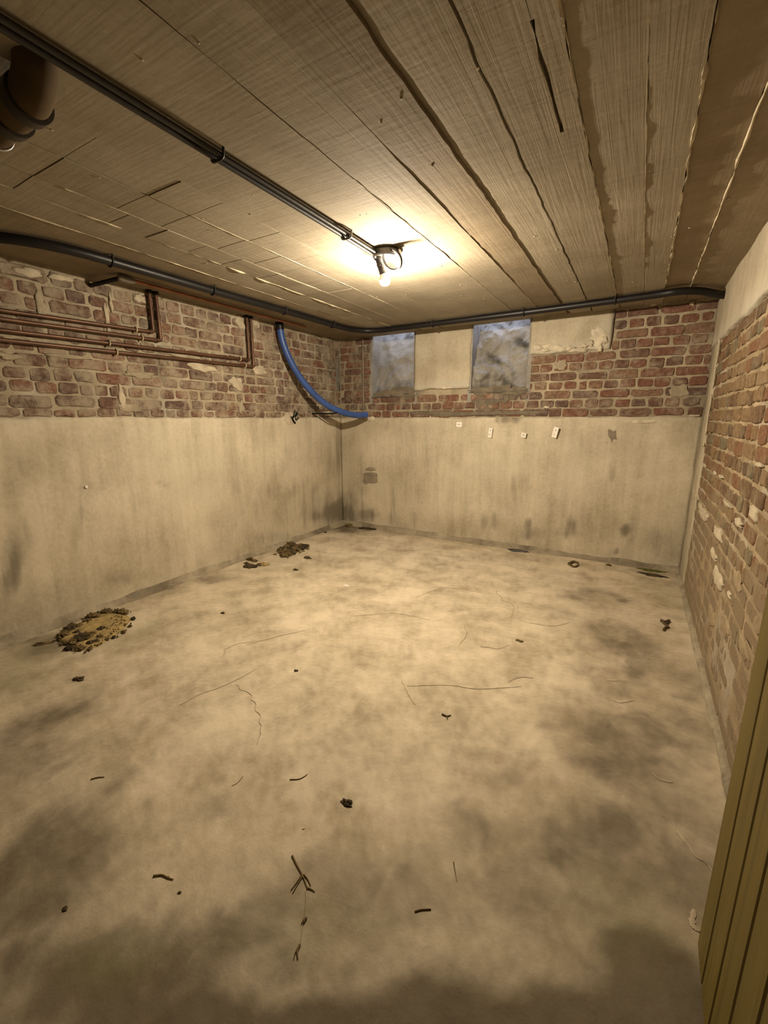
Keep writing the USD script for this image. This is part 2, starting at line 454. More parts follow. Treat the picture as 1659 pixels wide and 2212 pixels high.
FLOOR_STAIN_SHADE = [(830, 1930, 460, 150, .55), (900, 2260, 900, 190, 1.35), (300, 2120, 420, 210, .9), (60, 1900, 190, 300, .8), (1420, 2170, 200, 260, 1.05), (1500, 1900, 130, 160, .8), (60, 1600, 110, 150, .6), (640, 2080, 260, 80, .6),  # near floor: light falloff painted as dark colour, over some real stains
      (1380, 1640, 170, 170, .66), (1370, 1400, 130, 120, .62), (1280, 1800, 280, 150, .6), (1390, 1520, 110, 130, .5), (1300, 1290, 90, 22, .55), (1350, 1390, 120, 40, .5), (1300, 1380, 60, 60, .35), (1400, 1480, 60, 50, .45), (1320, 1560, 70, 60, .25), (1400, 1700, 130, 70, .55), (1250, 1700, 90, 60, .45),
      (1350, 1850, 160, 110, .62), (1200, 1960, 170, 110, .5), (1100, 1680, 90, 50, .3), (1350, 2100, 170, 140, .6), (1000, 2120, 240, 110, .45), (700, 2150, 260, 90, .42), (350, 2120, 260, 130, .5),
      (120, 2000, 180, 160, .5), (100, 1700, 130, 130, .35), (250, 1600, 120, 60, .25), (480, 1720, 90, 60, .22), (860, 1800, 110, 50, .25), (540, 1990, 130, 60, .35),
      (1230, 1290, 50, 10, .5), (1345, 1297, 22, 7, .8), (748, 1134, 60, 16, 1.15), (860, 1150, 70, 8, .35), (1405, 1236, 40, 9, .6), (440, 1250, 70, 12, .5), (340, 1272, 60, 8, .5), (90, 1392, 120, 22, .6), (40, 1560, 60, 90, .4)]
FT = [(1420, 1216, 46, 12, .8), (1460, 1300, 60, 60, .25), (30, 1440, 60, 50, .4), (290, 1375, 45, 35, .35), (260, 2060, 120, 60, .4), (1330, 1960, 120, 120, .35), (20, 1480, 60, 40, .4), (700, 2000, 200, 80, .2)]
st, tn = blobs(FLOOR_STAIN_SHADE, X, Y, floor_at), blobs(FT, X, Y, floor_at)
floor = thing('floor', 'worn cream concrete floor with cracks, damp grey stains and shade painted on the near part', 'floor', kind='structure')
obj('screed', trimesh.Trimesh(np.stack([X, Y, Z], -1).reshape(-1, 3), grid_faces(nx, ny), process=False), M_FLOOR, floor, smooth=True, attrs={'stain_shade': st.ravel(), 'tint': tn.ravel()})
obj('floor_slab', box(XL - .4, XR + .4, -1.8, YB + .4, -.3, -.05), M_DARKWALL, floor, smooth=False)


def floor_z(x, y):
    return (fbm(np.array([[x * 1.3, y * 1.3, 0.0]]), 4, 3)[0] - .5) * .016 - .004


def crack(pxs, w, name='crack', mm=None):
    pts = np.array([floor_at(*p)[:2] for p in pxs])
    pts = spline(np.c_[pts, np.zeros(len(pts))], 8)[:, :2]
    pts = pts + (noise(np.c_[pts * 30, np.zeros(len(pts))], 5)[:, None] - .5) * .018
    n = len(pts)
    ww = w * .6 * (.4 + np.sin(np.linspace(.15, np.pi - .1, n)) * .8) * (.7 + .6 * R.random(n))
    t = np.gradient(pts, axis=0); t /= np.linalg.norm(t, axis=1, keepdims=True)
    nn = np.stack([-t[:, 1], t[:, 0]], 1)
    V, F = [], []
    for i in range(n):
        z = floor_z(*pts[i])
        for s in (-1, 0, 1):
            q = pts[i] + nn[i] * s * ww[i] / 2
            V.append((q[0], q[1], z + .0014 + (0 if s else .0008)))
    for i in range(n - 1):
        for k in (0, 1):
            a = i * 3 + k
            F += [(a, a + 1, a + 4), (a, a + 4, a + 3)]
    obj(name, trimesh.Trimesh(V, F, process=False), mm or M_CRACK, floor, smooth=False)


for c, w in [([(390, 1522), (440, 1496), (490, 1478), (553, 1445)], .005), ([(510, 1478), (545, 1510), (560, 1560), (556, 1610)], .004),
             ([(1062, 1255), (1080, 1290), (1110, 1310), (1104, 1335)], .006), ([(1002, 1350), (1008, 1372), (990, 1395)], .006),
             ([(880, 1480), (960, 1478), (1040, 1486), (1130, 1480)], .005), ([(530, 1395), (600, 1375), (660, 1362)], .005), ([(870, 1465), (880, 1490), (900, 1520)], .004),
             ([(760, 1330), (850, 1325), (930, 1340)], .004), ([(480, 1420), (500, 1395), (560, 1385)], .004), ([(1120, 1340), (1190, 1352), (1230, 1345)], .004), ([(900, 1290), (960, 1270), (1040, 1280)], .004)]:
    crack(c, w)


M_SCUFF = plain('pale_lime_scuff', (.36, .30, .21), .9, bscale=60, var=.35)
for c, w in [([(1458, 1790), (1490, 1828), (1520, 1858), (1540, 1885)], .014), ([(1405, 1665), (1425, 1682), (1450, 1688)], .010), ([(1322, 1500), (1340, 1512), (1368, 1510)], .026), ([(1315, 1465), (1332, 1468)], .022),
             ([(1100, 1470), (1120, 1460), (1150, 1462)], .02), ([(1040, 1395), (1075, 1400), (1100, 1392)], .02), ([(1498, 1960), (1502, 1990), (1508, 2010)], .02)]:
    crack(c, w, 'pale_scuff', M_SCUFF)


def cove(name, pts, size, label):
    """A hand-trowelled cement fillet along the foot of a wall. pts: (x, y, inward normal)."""
    V, F = [], []
    n = len(pts)
    for i, (x, y, nx_, ny_) in enumerate(pts):
        k = .55 + 1.0 * fbm(np.array([[i * .23, len(name) * 1.7, 0]]), 3, 11)[0]
        s = size * k
        for d, z in ((-.02, s * 1.1), (.016, s * 1.1), (.018 + s * .35, s * .4), (.016 + s * 1.15, .004), (.016 + s * 1.25, -.03)):
            V.append((x + nx_ * d, y + ny_ * d, z))
    for i in range(n - 1):
        for j in range(4):
            a = i * 5 + j
            F += [(a, a + 5, a + 6), (a, a + 6, a + 1)]
    m = trimesh.Trimesh(V, F, process=False)
    s = np.clip((fbm(np.asarray(m.vertices) * 3, 3, 21) - .45) * 2.2, 0, .8)
    obj(name, m, M_COVE, smooth=True, attrs={'stain_shade': s, 'tint': s * 0}, label=label, cat='skirting', kind='structure')


cove('baseboard_left', [(XL, y, 1, 0) for y in np.linspace(.1, YB - .0, 90)], .035, 'rough cement fillet along the foot of the left wall')
cove('baseboard_back', [(x, YB, 0, -1) for x in np.linspace(XL, XR, 70)], .035, 'rough cement fillet along the foot of the back wall')
cove('baseboard_right', [(XR, y, -1, 0) for y in np.linspace(.1, YB, 90)], .013, 'thin cement fillet along the foot of the brick right wall')

# ================================================================== CEILING
ceil = thing('ceiling', 'board-marked concrete ceiling with long seams running to the back wall', 'ceiling', kind='structure')
obj('ceiling_slab', box(XL - .4, XR + .4, -1.8, YB + .02, ZC + .016, ZC + .3), M_CEIL, ceil, smooth=False)
ENDS = [XL - .06, -2.365, -2.155, -1.985, -1.765, -1.56, -1.0, -.805, -.617, -.440, -.240, -.077, .047, .195, XR + .06]
GAP = {-2.365: .008, -2.155: .004, -1.985: .004, -1.765: .006, -1.56: .001, -1.0: .004, -.805: .001, -.617: .026, -.440: .011, -.240: .004, -.077: .002, .047: .003, .195: .003}
DZ = [.0, .0, -.001, .001, .0, .0, .0, .001, .0, -.004, .001, -.001, .0085, .003, .002]


def ceiling_strip(x0, x1, g0, g1, y0, y1, dz, m, k):
    nxs, nys = 5, max(4, int((y1 - y0) / .035))
    xs, ys = np.linspace(0, 1, nxs), np.linspace(y0, y1, nys)
    U, YY = np.meshgrid(xs, ys, indexing='ij')
    e0 = x0 + g0 / 2 + (fbm(np.stack([ys * 14, ys * 0 + k, ys * 0], -1), 4, 50 + k) - .5) * min(.012, .004 + g0)
    e1 = x1 - g1 / 2 + (fbm(np.stack([ys * 14, ys * 0 + k + 1, ys * 0], -1), 4, 51 + k) - .5) * min(.012, .004 + g1)
    XX = e0[None] * (1 - U) + e1[None] * U
    Q = np.stack([XX * 5, YY * 2.2, XX * 0], -1)
    ZZ = ZC + dz + (fbm(Q, 4, 80 + k) - .5) * .006
    v = np.stack([XX, YY, ZZ], -1).reshape(-1, 3)
    F = grid_faces(nxs, nys)[:, ::-1]
    idx = np.arange(nxs * nys).reshape(nxs, nys)
    loop = np.concatenate([idx[:, 0], idx[-1, 1:], idx[-2::-1, -1], idx[0, -2:0:-1]])
    n = len(v); L = len(loop)
    v2 = v[loop].copy(); v2[:, 2] = ZC + .03
    kk = np.arange(L); k2 = (kk + 1) % L
    S = np.vstack([np.stack([loop[kk], loop[k2], n + kk], 1), np.stack([loop[k2], n + k2, n + kk], 1)])
    obj('board_mark', trimesh.Trimesh(np.vstack([v, v2]), np.vstack([F, S]), process=False), m, ceil, smooth=50)


for i in range(len(ENDS) - 1):
    a, b = ENDS[i], ENDS[i + 1]
    m = M_CEILW if i in (0, 7, 12, 13, 14) else M_CEIL
    ga, gb = GAP.get(a, .002), GAP.get(b, .002)
    if 2 <= i <= 4:      # shorter boards here: cross joints
        cuts = [-.2, .9] + sorted(1.0 + np.cumsum(.17 + .16 * R.random(7 if i < 4 else 4))) + [YB + .02]
        for c, d in zip(cuts[:-1], cuts[1:]):
            ceiling_strip(a, b, ga, gb, c + .0025, d - .0025, DZ[i] + .003 * (R.random() - .5), m, i)
    elif i == 9:         # a slot is left in this one
        ceiling_strip(a, -.30, ga, .0, -.2, 1.16, DZ[i], m, i)
        ceiling_strip(-.30, b, .0, gb, -.2, 1.16, DZ[i], m, i)
        ceiling_strip(a, -.30, ga, .008, 1.16, 1.60, DZ[i], m, i)
        ceiling_strip(-.30, b, .008, gb, 1.16, 1.60, DZ[i], m, i)
        ceiling_strip(a, b, ga, gb, 1.60, YB + .02, DZ[i], m, i)
    else:
        ceiling_strip(a, b, ga, gb, -.2, YB + .02, DZ[i], m, i)


def fin(x, y0, y1, w, h, seed):
    """A ragged ridge of mortar that squeezed out between two boards."""
    n = int((y1 - y0) / .014)
    ys = np.linspace(y0, y1, n)
    k = np.clip((fbm(np.stack([ys * 11, ys * 0 + seed, ys * 0], -1), 4, seed) - .28) * 2.2, .08, 1.3)
    dx = (fbm(np.stack([ys * 9, ys * 0 + seed + 9, ys * 0], -1), 4, seed + 3) - .5) * w * .9
    V = np.stack([np.stack([x + dx - w * k / 2, ys, 0 * ys + ZC + .008], 1), np.stack([x + dx - w * k * .3, ys, ZC - h * k], 1),
                  np.stack([x + dx + w * k * .3, ys, ZC - h * k * .9], 1), np.stack([x + dx + w * k / 2, ys, 0 * ys + ZC + .008], 1)], 1).reshape(-1, 3)
    F = []
    for i in range(n - 1):
        for j in range(3):
            a = i * 4 + j
            F += [(a, a + 1, a + 5), (a, a + 5, a + 4)]
    obj('mortar_fin', trimesh.Trimesh(V, F, process=False), M_FIN, ceil, smooth=40)


for x, y0, y1, w, h in [(-2.365, .3, 2.6, .014, .004), (-2.155, .3, 4.0, .015, .008), (-1.985, 1.0, 2.5, .009, .004), (-1.765, 1.2, 3.2, .007, .003), (-1.0, 1.5, 3.2, .008, .003),
                        (-.240, .4, 4.0, .009, .006), (.047, .4, 4.0, .014, .008), (.195, .6, 4.0, .009, .006), (-.077, .4, 4.0, .005, .004), (-.805, 2.2, 3.9, .006, .002)]:
    fin(x, y0, y1, w, h, int(abs(x) * 100) + 3)
m_ = []
for k in range(60):
    x, y = R.uniform(-2.3, .3), R.uniform(.6, 3.7)
    q = trimesh.creation.icosphere(subdivisions=1, radius=R.uniform(.002, .0045))
    q.apply_scale((R.uniform(.8, 1.8), R.uniform(.8, 1.8), .5)); q.apply_translation((x, y, ZC - .001)); m_.append(q)
obj('blisters', cat_m(m_), M_FIN, ceil, kind='stuff', label='small mortar blisters')

# ================================================================== BRICKS
JT = .0765    # height of a course


def brick_mesh(frame, u, v, w, h, rng, proud):
    """One worn brick: clipped corners, uneven long edges, rounded arris."""
    c = lambda: rng.uniform(.006, min(.022, w * .16))
    j = lambda s=.003: rng.normal() * s
    x0, x1, y0, y1 = u + j(), u + w + j(), v + j(), v + h + j()
    a, b, d, e = c(), c(), c(), c()
    pts = np.array([(x0 + a, y0), ((x0 + x1) / 2 + j(.01), y0 + j(.0035)), (x1 - b, y0 + j()), (x1, y0 + b * .8), (x1 + j(), y1 - d * .8), (x1 - d, y1),
                    ((x0 + x1) / 2 + j(.01), y1 + j(.0035)), (x0 + e, y1 + j()), (x0, y1 - e * .8), (x0 + j(), y0 + a * .8)])
    n = len(pts); cc = pts.mean(0)
    ins = pts + np.sign(cc - pts) * np.minimum(.005, np.abs(cc - pts) * .3)
    p = proud + rng.normal() * .0012
    tilt = rng.normal(size=2) * .008
    D2 = p + (ins - cc) @ tilt
    P = np.vstack([pts, pts, ins]); D = np.r_[np.full(n, -.012), D2 - .0045, D2]
    F = []
    for k in range(n):
        k2 = (k + 1) % n
        for q in (0, 1):
            F += [(q * n + k, q * n + k2, (q + 1) * n + k2), (q * n + k, (q + 1) * n + k2, (q + 1) * n + k)]
    for k in range(1, n - 1):
        F.append((2 * n, 2 * n + k, 2 * n + k + 1))
    return wall_mesh(frame, P[:, 0], P[:, 1], D, F)


def course(u0, u1, kind, rng, joint):
    """Brick lengths along one course."""
    out, u = [], u0 - rng.uniform(0, .1)
    while u < u1:
        if kind == 'mixed':
            w = rng.choice([.103, .106, .212, .15, .075], p=[.46, .2, .2, .08, .06])
        elif kind == 'header':
            w = .104 if rng.random() > .07 else .06
        else:
            w = .213 if rng.random() > .15 else .105
        w *= rng.uniform(.95, 1.05)
        g = joint * rng.uniform(.7, 1.5)
        a, b = max(u, u0), min(u + w, u1)
        if b - a > .035:
            out.append((a, b - a))
        u += w + g
    return out


def lay(parent, frame, rows, mats, weights, rng, proud, joint, blocked, near, limit=300):
    """rows: (v, kind, u0, u1). The nearest bricks are parts, the rest one part of stuff."""
    items = []
    for v, h, kind, u0, u1 in rows:
        for u, w in course(u0, u1, kind, rng, joint):
            pieces = [(u, w)]
            for (a, b, c, d) in blocked:
                if v + h > c and v < d:
                    nxt = []
                    for (p, q) in pieces:
                        if p + q <= a or p >= b:
                            nxt.append((p, q)); continue
                        if a - p > .04: nxt.append((p, a - p - .006))
                        if p + q - b > .04: nxt.append((b + .006, p + q - b - .006))
                    pieces = nxt
            for p, q in pieces:
                items.append((brick_mesh(frame, p, v, q, h, rng, proud), int(rng.choice(len(mats), p=weights)), frame(np.array([p + q / 2]), np.array([v]), np.array([0.]))[0]))
    order = sorted(range(len(items)), key=lambda i: near(items[i][2]))
    rest = {}
    for k, i in enumerate(order):
        m, t, c = items[i]
        if k < limit and near(c) < 50:
            obj('brick', m, mats[t], parent, smooth=False)
        else:
            rest.setdefault(t, []).append(m)
    if rest:
        for t, ms in rest.items():
            obj('brickwork', cat_m(ms), mats[t], parent, smooth=False, kind='stuff')
    return len(items)


def dn(scale, amp, seed, base=0.0):
    return lambda U, V: base + (fbm(np.stack([U * scale, V * scale, U * 0], -1), 4, seed) - .5) * 2 * amp


# ------------------------------------------------------------------ left wall
wl = thing('wall_left', 'left wall, brown brick above a cream cement render dado', 'wall', kind='structure')
obj('wall_core', box(XL - .4, XL - .03, -.2, YB + .4, -.1, ZC + .2), M_DARKWALL, wl, smooth=False)
m, u, v = wall_sheet(left_f, -.1, YB + .02, ZP - .03, ZC + .03, .03, dn(14, .003, 31))
obj('mortar_bed', m, M_MORTAR_L, wl, smooth=True, attrs={'stain_shade': np.clip((u - 3.5) * .6, 0, .4) + np.clip((fbm(np.stack([u * 2, v * 3, u * 0], -1), 3, 77) - .6) * 2, 0, .5), 'tint': np.clip((fbm(np.stack([u * 5, v * 5, u * 0], -1), 3, 78) - .55) * 3, 0, .7)})
m, u, v = wall_sheet(left_f, -.1, YB - .005, -.06, ZP, .03, dn(3.2, .006, 33, .013), edge=.012, seed=4)
left_at = lambda px, py: on(0, XL, px, py)
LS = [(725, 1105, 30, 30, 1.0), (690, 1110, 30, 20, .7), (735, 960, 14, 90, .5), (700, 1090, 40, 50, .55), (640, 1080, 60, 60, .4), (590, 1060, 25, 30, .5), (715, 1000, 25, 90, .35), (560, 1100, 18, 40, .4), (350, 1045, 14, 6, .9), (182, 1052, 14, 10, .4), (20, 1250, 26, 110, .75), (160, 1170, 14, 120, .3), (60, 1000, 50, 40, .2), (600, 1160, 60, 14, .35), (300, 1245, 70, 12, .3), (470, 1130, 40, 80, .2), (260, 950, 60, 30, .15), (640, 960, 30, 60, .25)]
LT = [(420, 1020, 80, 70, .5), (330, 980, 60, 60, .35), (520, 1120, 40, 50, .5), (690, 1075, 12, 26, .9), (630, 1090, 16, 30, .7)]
obj('cement_render', m, M_PLASTER, wl, smooth=True, attrs={'stain_shade': blobs(LS, u, v, left_at), 'tint': blobs(LT, u, v, left_at)})
rng = np.random.default_rng(11)
rows = [(ZP + .006, JT * .62, 'mixed', -.05, YB)] + [(ZP + .062 + k * JT, JT - .0135, 'mixed' if k % 3 else ('stretcher' if k % 2 == 0 else 'mixed'), -.05, YB) for k in range(10)]
near_l = lambda c: (c[1] if c[1] > .85 else 99)
lay(wl, left_f, rows, BR_L, [.42, .2, .2, .12, .06], rng, .0055, .014, [], near_l)
for (px, py, rx, ry, t) in [(510, 828, 14, 14, .006), (302, 645, 11, 10, .006), (518, 695, 10, 14, .006), (553, 695, 8, 12, .005), (470, 700, 16, 5, .004), (130, 600, 26, 7, .005), (230, 690, 5, 34, .006), (238, 655, 4, 20, .006), (262, 860, 7, 24, .005), (62, 590, 28, 9, .006), (440, 795, 30, 9, .005), (85, 660, 9, 26, .004),
                            (627, 905, 16, 15, .012), (710, 893, 8, 6, .012), (400, 770, 30, 5, .004), (560, 800, 14, 10, .005), (150, 770, 40, 5, .004), (300, 810, 30, 8, .004), (20, 770, 26, 8, .004), (700, 730, 14, 6, .004), (640, 690, 16, 5, .004), (520, 880, 6, 14, .004), (280, 880, 22, 8, .004)]:
    c = left_at(px, py); su = abs(left_at(px + rx, py)[1] - c[1]); sv = abs(left_at(px, py + ry)[2] - c[2])
    obj('mortar_smear', smear(left_f, blob_outline(c[1], c[2], su, sv, 20, .42), t, .007), M_SMEAR if t != .004 else M_MORTAR_L, wl, smooth=60)
obj('corner_smear', smear(left_f, [(4.165, 1.99), (4.12, 1.93), (4.10, 1.80), (4.08, 1.66), (4.09, 1.58), (4.13, 1.55), (4.17, 1.56), (4.172, 1.75), (4.172, 1.9)], .010, .004), M_SMEARD, wl, smooth=60, label='dark grey cement smear in the corner')

# ------------------------------------------------------------------ back wall with two light wells
wb = thing('wall_back', 'back wall, red brick over cream cement render with two light wells', 'wall', kind='structure')
N1, N2 = (-2.578, -2.070, 1.50), (-1.460, -.930, 1.52)
for a, b, c, d in [(XL - .4, XR + .4, -.1, ZP), (XL - .4, N1[0], ZP, ZC + .2), (N1[1], N2[0], ZP, ZC + .2), (N2[1], XR + .4, ZP, ZC + .2), (N1[0], N1[1], ZP, N1[2]), (N2[0], N2[1], ZP, N2[2])]:
    obj('wall_core', box(a, b, YB + .03, YB + .75, c, d), M_DARKWALL, wb, smooth=False)
blk = [(N1[0], N1[1], N1[2], 3), (N2[0], N2[1], N2[2], 3)]


def out_of_wells(u, v):
    ok = np.ones(len(u), bool)
    for a, b, c, d in blk:
        ok &= ~((u > a - .004) & (u < b + .004) & (v > c - .004))
    return ok


m, u, v = wall_sheet(back_f, XL - .02, XR + .02, ZP - .03, ZC + .03, .0195, dn(14, .003, 41), mask=out_of_wells)
back_at = lambda px, py: on(1, YB, px, py)
BS = [(760, 840, 30, 60, .5), (860, 860, 60, 30, .7), (1080, 855, 60, 40, .85), (770, 800, 30, 90, .45), (1000, 885, 160, 12, .6), (1490, 860, 40, 40, .6), (1240, 768, 90, 8, .6), (1320, 720, 6, 60, .6)]
obj('mortar_bed', m, M_MORTAR_L, wb, smooth=True, attrs={'stain_shade': blobs(BS, u, v, back_at), 'tint': u * 0})
m, u, v = wall_sheet(back_f, XL + .0, XR - .0, -.06, ZP - .004, .03, dn(3.2, .006, 43, .013), edge=.012, seed=6)
PS = [(748, 1105, 26, 28, 1.0), (790, 1110, 40, 14, .6), (1325, 1020, 8, 26, .6), (1112, 1060, 8, 40, .3), (1355, 1145, 18, 16, .9), (1235, 1135, 12, 22, .7), (1140, 1130, 8, 14, .6), (1190, 1150, 90, 14, .45), (1060, 1130, 60, 24, .35), (760, 1090, 30, 50, .5), (770, 1000, 20, 80, .3), (850, 1060, 12, 60, .35), (1110, 905, 36, 12, .7), (1430, 1170, 40, 40, .3), (880, 1120, 60, 30, .3), (1330, 1190, 8, 5, .6), (940, 920, 20, 30, .2), (1260, 960, 12, 40, .2), (860, 920, 60, 16, .25)]
PT = [(1060, 1000, 90, 40, .3), (1240, 1020, 40, 60, .4), (820, 1060, 10, 24, .6), (1460, 905, 40, 4, .8), (1380, 908, 30, 4, .9)]
obj('cement_render', m, M_PLASTER, wb, smooth=True, attrs={'stain_shade': blobs(PS, u, v, back_at), 'tint': blobs(PT, u, v, back_at)})
rng = np.random.default_rng(12)
P1 = (N1[1] + .004, N2[0] - .004, 1.535, ZC + .02)
P2 = (N2[1] + .004, -.275, 1.80, ZC + .02)
rows = [(ZP + .004 + k * JT, JT - .013, 'stretcher' if k % 2 == 0 else 'header', XL + .02, XR - .012) for k in range(11)]
near_b = lambda c: 4.0
lay(wb, back_f, rows, BR_B, [.30, .44, .09, .13, .04], rng, .0050, .013, blk + [(P1[0], P1[1], P1[2] - .0, 3), (P2[0], P2[1], P2[2], 3)], near_b)
for (a, b, c, d), sd in ((P1, 3), (P2, 8)):
    m, u, v = wall_sheet(back_f, a, b, c, d, .02, dn(5, .004, 60 + sd, .014), edge=.014, seed=sd)
    t = np.clip(1 - (v - c) / .1, 0, 1) * .9
    if sd == 8:
        t = np.maximum(t, np.clip(1 - np.hypot((u + .33) / .12, (v - 1.92) / .16), 0, 1))
    s = np.clip(1 - np.abs(u - a) / .06, 0, 1) * .3 + (np.clip(1 - np.abs(u - b) / .05, 0, 1) * .7 if sd == 8 else 0)
    obj('render_patch', m, M_PATCH, wb, smooth=True, attrs={'stain_shade': s, 'tint': t})
for (px, py, rx, ry, th) in [(1165, 752, 12, 6, .020), (1182, 757, 9, 5, .021), (1216, 755, 10, 5, .020), (1232, 752, 12, 5, .021), (1262, 748, 10, 6, .022), (1276, 742, 9, 8, .022), (1296, 752, 8, 8, .020), (1304, 735, 9, 11, .020), (1200, 752, 30, 6, .014), (1290, 728, 22, 20, .012), (1180, 748, 20, 5, .014), (1250, 756, 26, 5, .012), (1409, 657, 9, 4, .012), (1495, 655, 6, 5, .012), (1395, 910, 30, 5, .01), (1500, 898, 14, 3, .01), (800, 905, 12, 6, .012), (1180, 880, 8, 3, .008), (1465, 845, 24, 12, .004), (1212, 790, 14, 10, .004), (960, 838, 20, 4, .012)]:
    c = back_at(px, py); su = abs(back_at(px + rx, py)[0] - c[0]); sv = abs(back_at(px, py + ry)[2] - c[2])
    obj('mortar_smear', smear(back_f, blob_outline(c[0], c[2], su, sv, 20, .45), th, .006), M_SMEARW if th != .004 else M_MORTAR_L, wb, smooth=60)

for (px, py, rx, ry) in [(1075, 842, 50, 9), (1110, 846, 26, 10), (1040, 846, 22, 9), (1094, 862, 5, 12), (860, 846, 42, 8), (830, 850, 20, 9), (885, 852, 14, 9), (1050, 868, 30, 6), (1000, 893, 130, 5), (1035, 872, 8, 9)]:
    c = back_at(px, py); su = abs(back_at(px + rx, py)[0] - c[0]); sv = abs(back_at(px, py + ry)[2] - c[2])
    obj('damp_smear', smear(back_f, blob_outline(c[0], c[2], su, sv, 22, .5), .004, .0055), M_SMEARB, wb, smooth=60)
for pl, th in (([(785, 1026), (785, 1044), (790, 1048), (799, 1043), (808, 1045), (817, 1042), (818, 1022), (808, 1020), (797, 1019), (787, 1021)], .004), ([(789, 1016), (800, 1018), (815, 1016), (810, 1010), (800, 1008), (792, 1011)], .004),
               ([(1313, 928), (1314, 941), (1319, 949), (1322, 958), (1325, 949), (1333, 949), (1331, 940), (1331, 929), (1325, 932), (1318, 927)], .003)):
    pp = np.array([back_at(*q)[[0, 2]] for q in pl])
    m_ = obj('dark_patch', smear(back_f, pp, th, .0145), M_SMEARC, wb, smooth=60)

# each light well: two cheeks and a sloping bed rising to a grating outside
for wi, (a, b, z0) in enumerate((N1, N2)):
    wn = thing('window_%d' % (wi + 1), ['grey cement light well beside the blue hose corner', 'grey cracked cement light well, brightest with daylight, right of the plain render patch'][wi], 'light well', kind='structure')
    DEP, TOP = .62, 2.36
    for x0, x1, nm in ((a - .03, a + .004, 'cheek'), (b - .004, b + .03, 'cheek')):
        obj(nm, box(x0, x1, YB - .004, YB + DEP + .1, z0 - .12, TOP), M_WELL, wn, smooth=False)
    ns, nt = 30, 60
    S, T = np.meshgrid(np.linspace(a - .01, b + .01, ns), np.linspace(0, 1, nt), indexing='ij')
    yy = YB - .012 + T ** .8 * .30
    zz = z0 - .03 + T * .86
    n_ = fbm(np.stack([S * 6, T * 5, S * 0 + wi * 9], -1), 5, 90 + wi)
    fold = np.abs(np.sin((S - a) * 16 + T * 9 + n_ * 7)) ** 6 * (T > .12) * np.clip(1.2 - T, 0, 1)
    yy = yy + (n_ - .5) * .10 * (T > .02) - fold * (.040 if wi else .010)
    pts = np.stack([S, yy, zz], -1).reshape(-1, 3)
    sst = np.clip((.20 - T) * 4, 0, .9) + np.clip((noise(np.stack([S * 7 + T * 8, T * 6, S * 0 + 5 + wi], -1), 4) - .68) * 4, 0, .9) * (1 if wi else .3)
    obj('sloping_bed', trimesh.Trimesh(pts, grid_faces(ns, nt), process=False), M_WELL, wn, smooth=True, attrs={'stain_shade': sst.ravel(), 'tint': np.zeros(ns * nt)})
    obj('back_cheek', box(a - .05, b + .05, YB + .27, YB + .35, 2.2, TOP + .02), M_WELL, wn, smooth=False)
    obj('front_lip', box(a - .05, b + .05, YB - .02, YB + .02, ZC + .01, TOP), M_WELL, wn, smooth=False)

# ------------------------------------------------------------------ right wall
wr = thing('wall_right', 'right wall of tan brick from floor up to a pale cement band', 'wall', kind='structure')
obj('wall_core', box(XR + .03, XR + .4, -.3, YB + .4, -.1, ZC + .2), M_DARKWALL, wr, smooth=False)
m, u, v = wall_sheet(right_f, -.1, YB + .02, -.06, ZC + .03, .03, lambda U, V: dn(12, .004, 51)(U, V) + .0045 * np.clip((.85 - V) / .45, 0, 1))
right_at = lambda px, py: on(0, XR, px, py)
obj('mortar_bed', m, M_MORTAR_R, wr, smooth=True, attrs={'stain_shade': np.clip((.6 - v) * .5, 0, .35), 'tint': np.clip((fbm(np.stack([u * 4, v * 4, u * 0], -1), 3, 79) - .58) * 3, 0, .6)})
m, u, v = wall_sheet(right_f, -.1, YB, 1.755, ZC + .03, .025, dn(3.5, .007, 53, .018), edge=.018, seed=9)
obj('cement_band', m, M_BAND, wr, smooth=True, attrs={'stain_shade': u * 0, 'tint': np.clip(1 - (v - 1.75) / .12, 0, 1) * .5})
m, u, v = wall_sheet(right_f, 3.80, YB, .0, 1.76, .03, dn(5, .006, 57, .012), edge=.012, seed=12)
obj('corner_render', m, M_PATCH, wr, smooth=True, attrs={'stain_shade': np.clip((u - 3.85) * 2, 0, .7), 'tint': u * 0})
obj('corner_bead', tube([right_f(3.80 + .012 * math.sin(k * 2.1), z, .012) for k, z in enumerate(np.linspace(1.05, 1.76, 14))], .008, 6), M_SMEAR, wr, label='pale mortar bead')
rng = np.random.default_rng(13)
rows = [(.006 + k * JT, JT - .014, 'mixed' if k % 4 == 3 else ('header' if k % 2 else 'stretcher'), .1, 3.79) for k in range(23)]
near_r = lambda c: (c[1] if c[1] > 1.5 - .0 * c[2] else 99)
lay(wr, right_f, rows, BR_R, [.22, .22, .12, .36, .08], rng, .0055, .014, [], near_r)
for (px, py, rx, ry, t) in [(1648, 1470, 14, 36, .010), (1555, 1250, 12, 22, .008), (1520, 1105, 12, 16, .008), (1555, 1155, 12, 14, .008), (1545, 1200, 10, 14, .007), (1580, 1285, 5, 8, .006), (1598, 1255, 12, 20, .004), (1505, 1070, 9, 12, .008), (1575, 1090, 9, 6, .007), (1600, 1130, 10, 10, .007), (1632, 1110, 12, 18, .005), (1645, 1005, 7, 6, .006), (1562, 1030, 5, 5, .007),
                            (1548, 1022, 4, 4, .007), (1525, 1005, 4, 4, .007), (1645, 1350, 14, 30, .004), (1570, 1350, 12, 26, .004), (1610, 1400, 14, 24, .004), (1540, 1330, 10, 26, .004)]:
    c = right_at(px, py); su = abs(right_at(px + rx, py)[1] - c[1]); sv = abs(right_at(px, py + ry)[2] - c[2])
    obj('mortar_smear', smear(right_f, blob_outline(c[1], c[2], su, sv, 20, .42), t, .006), M_SMEAR if t > .0045 else M_MORTAR_R, wr, smooth=60)

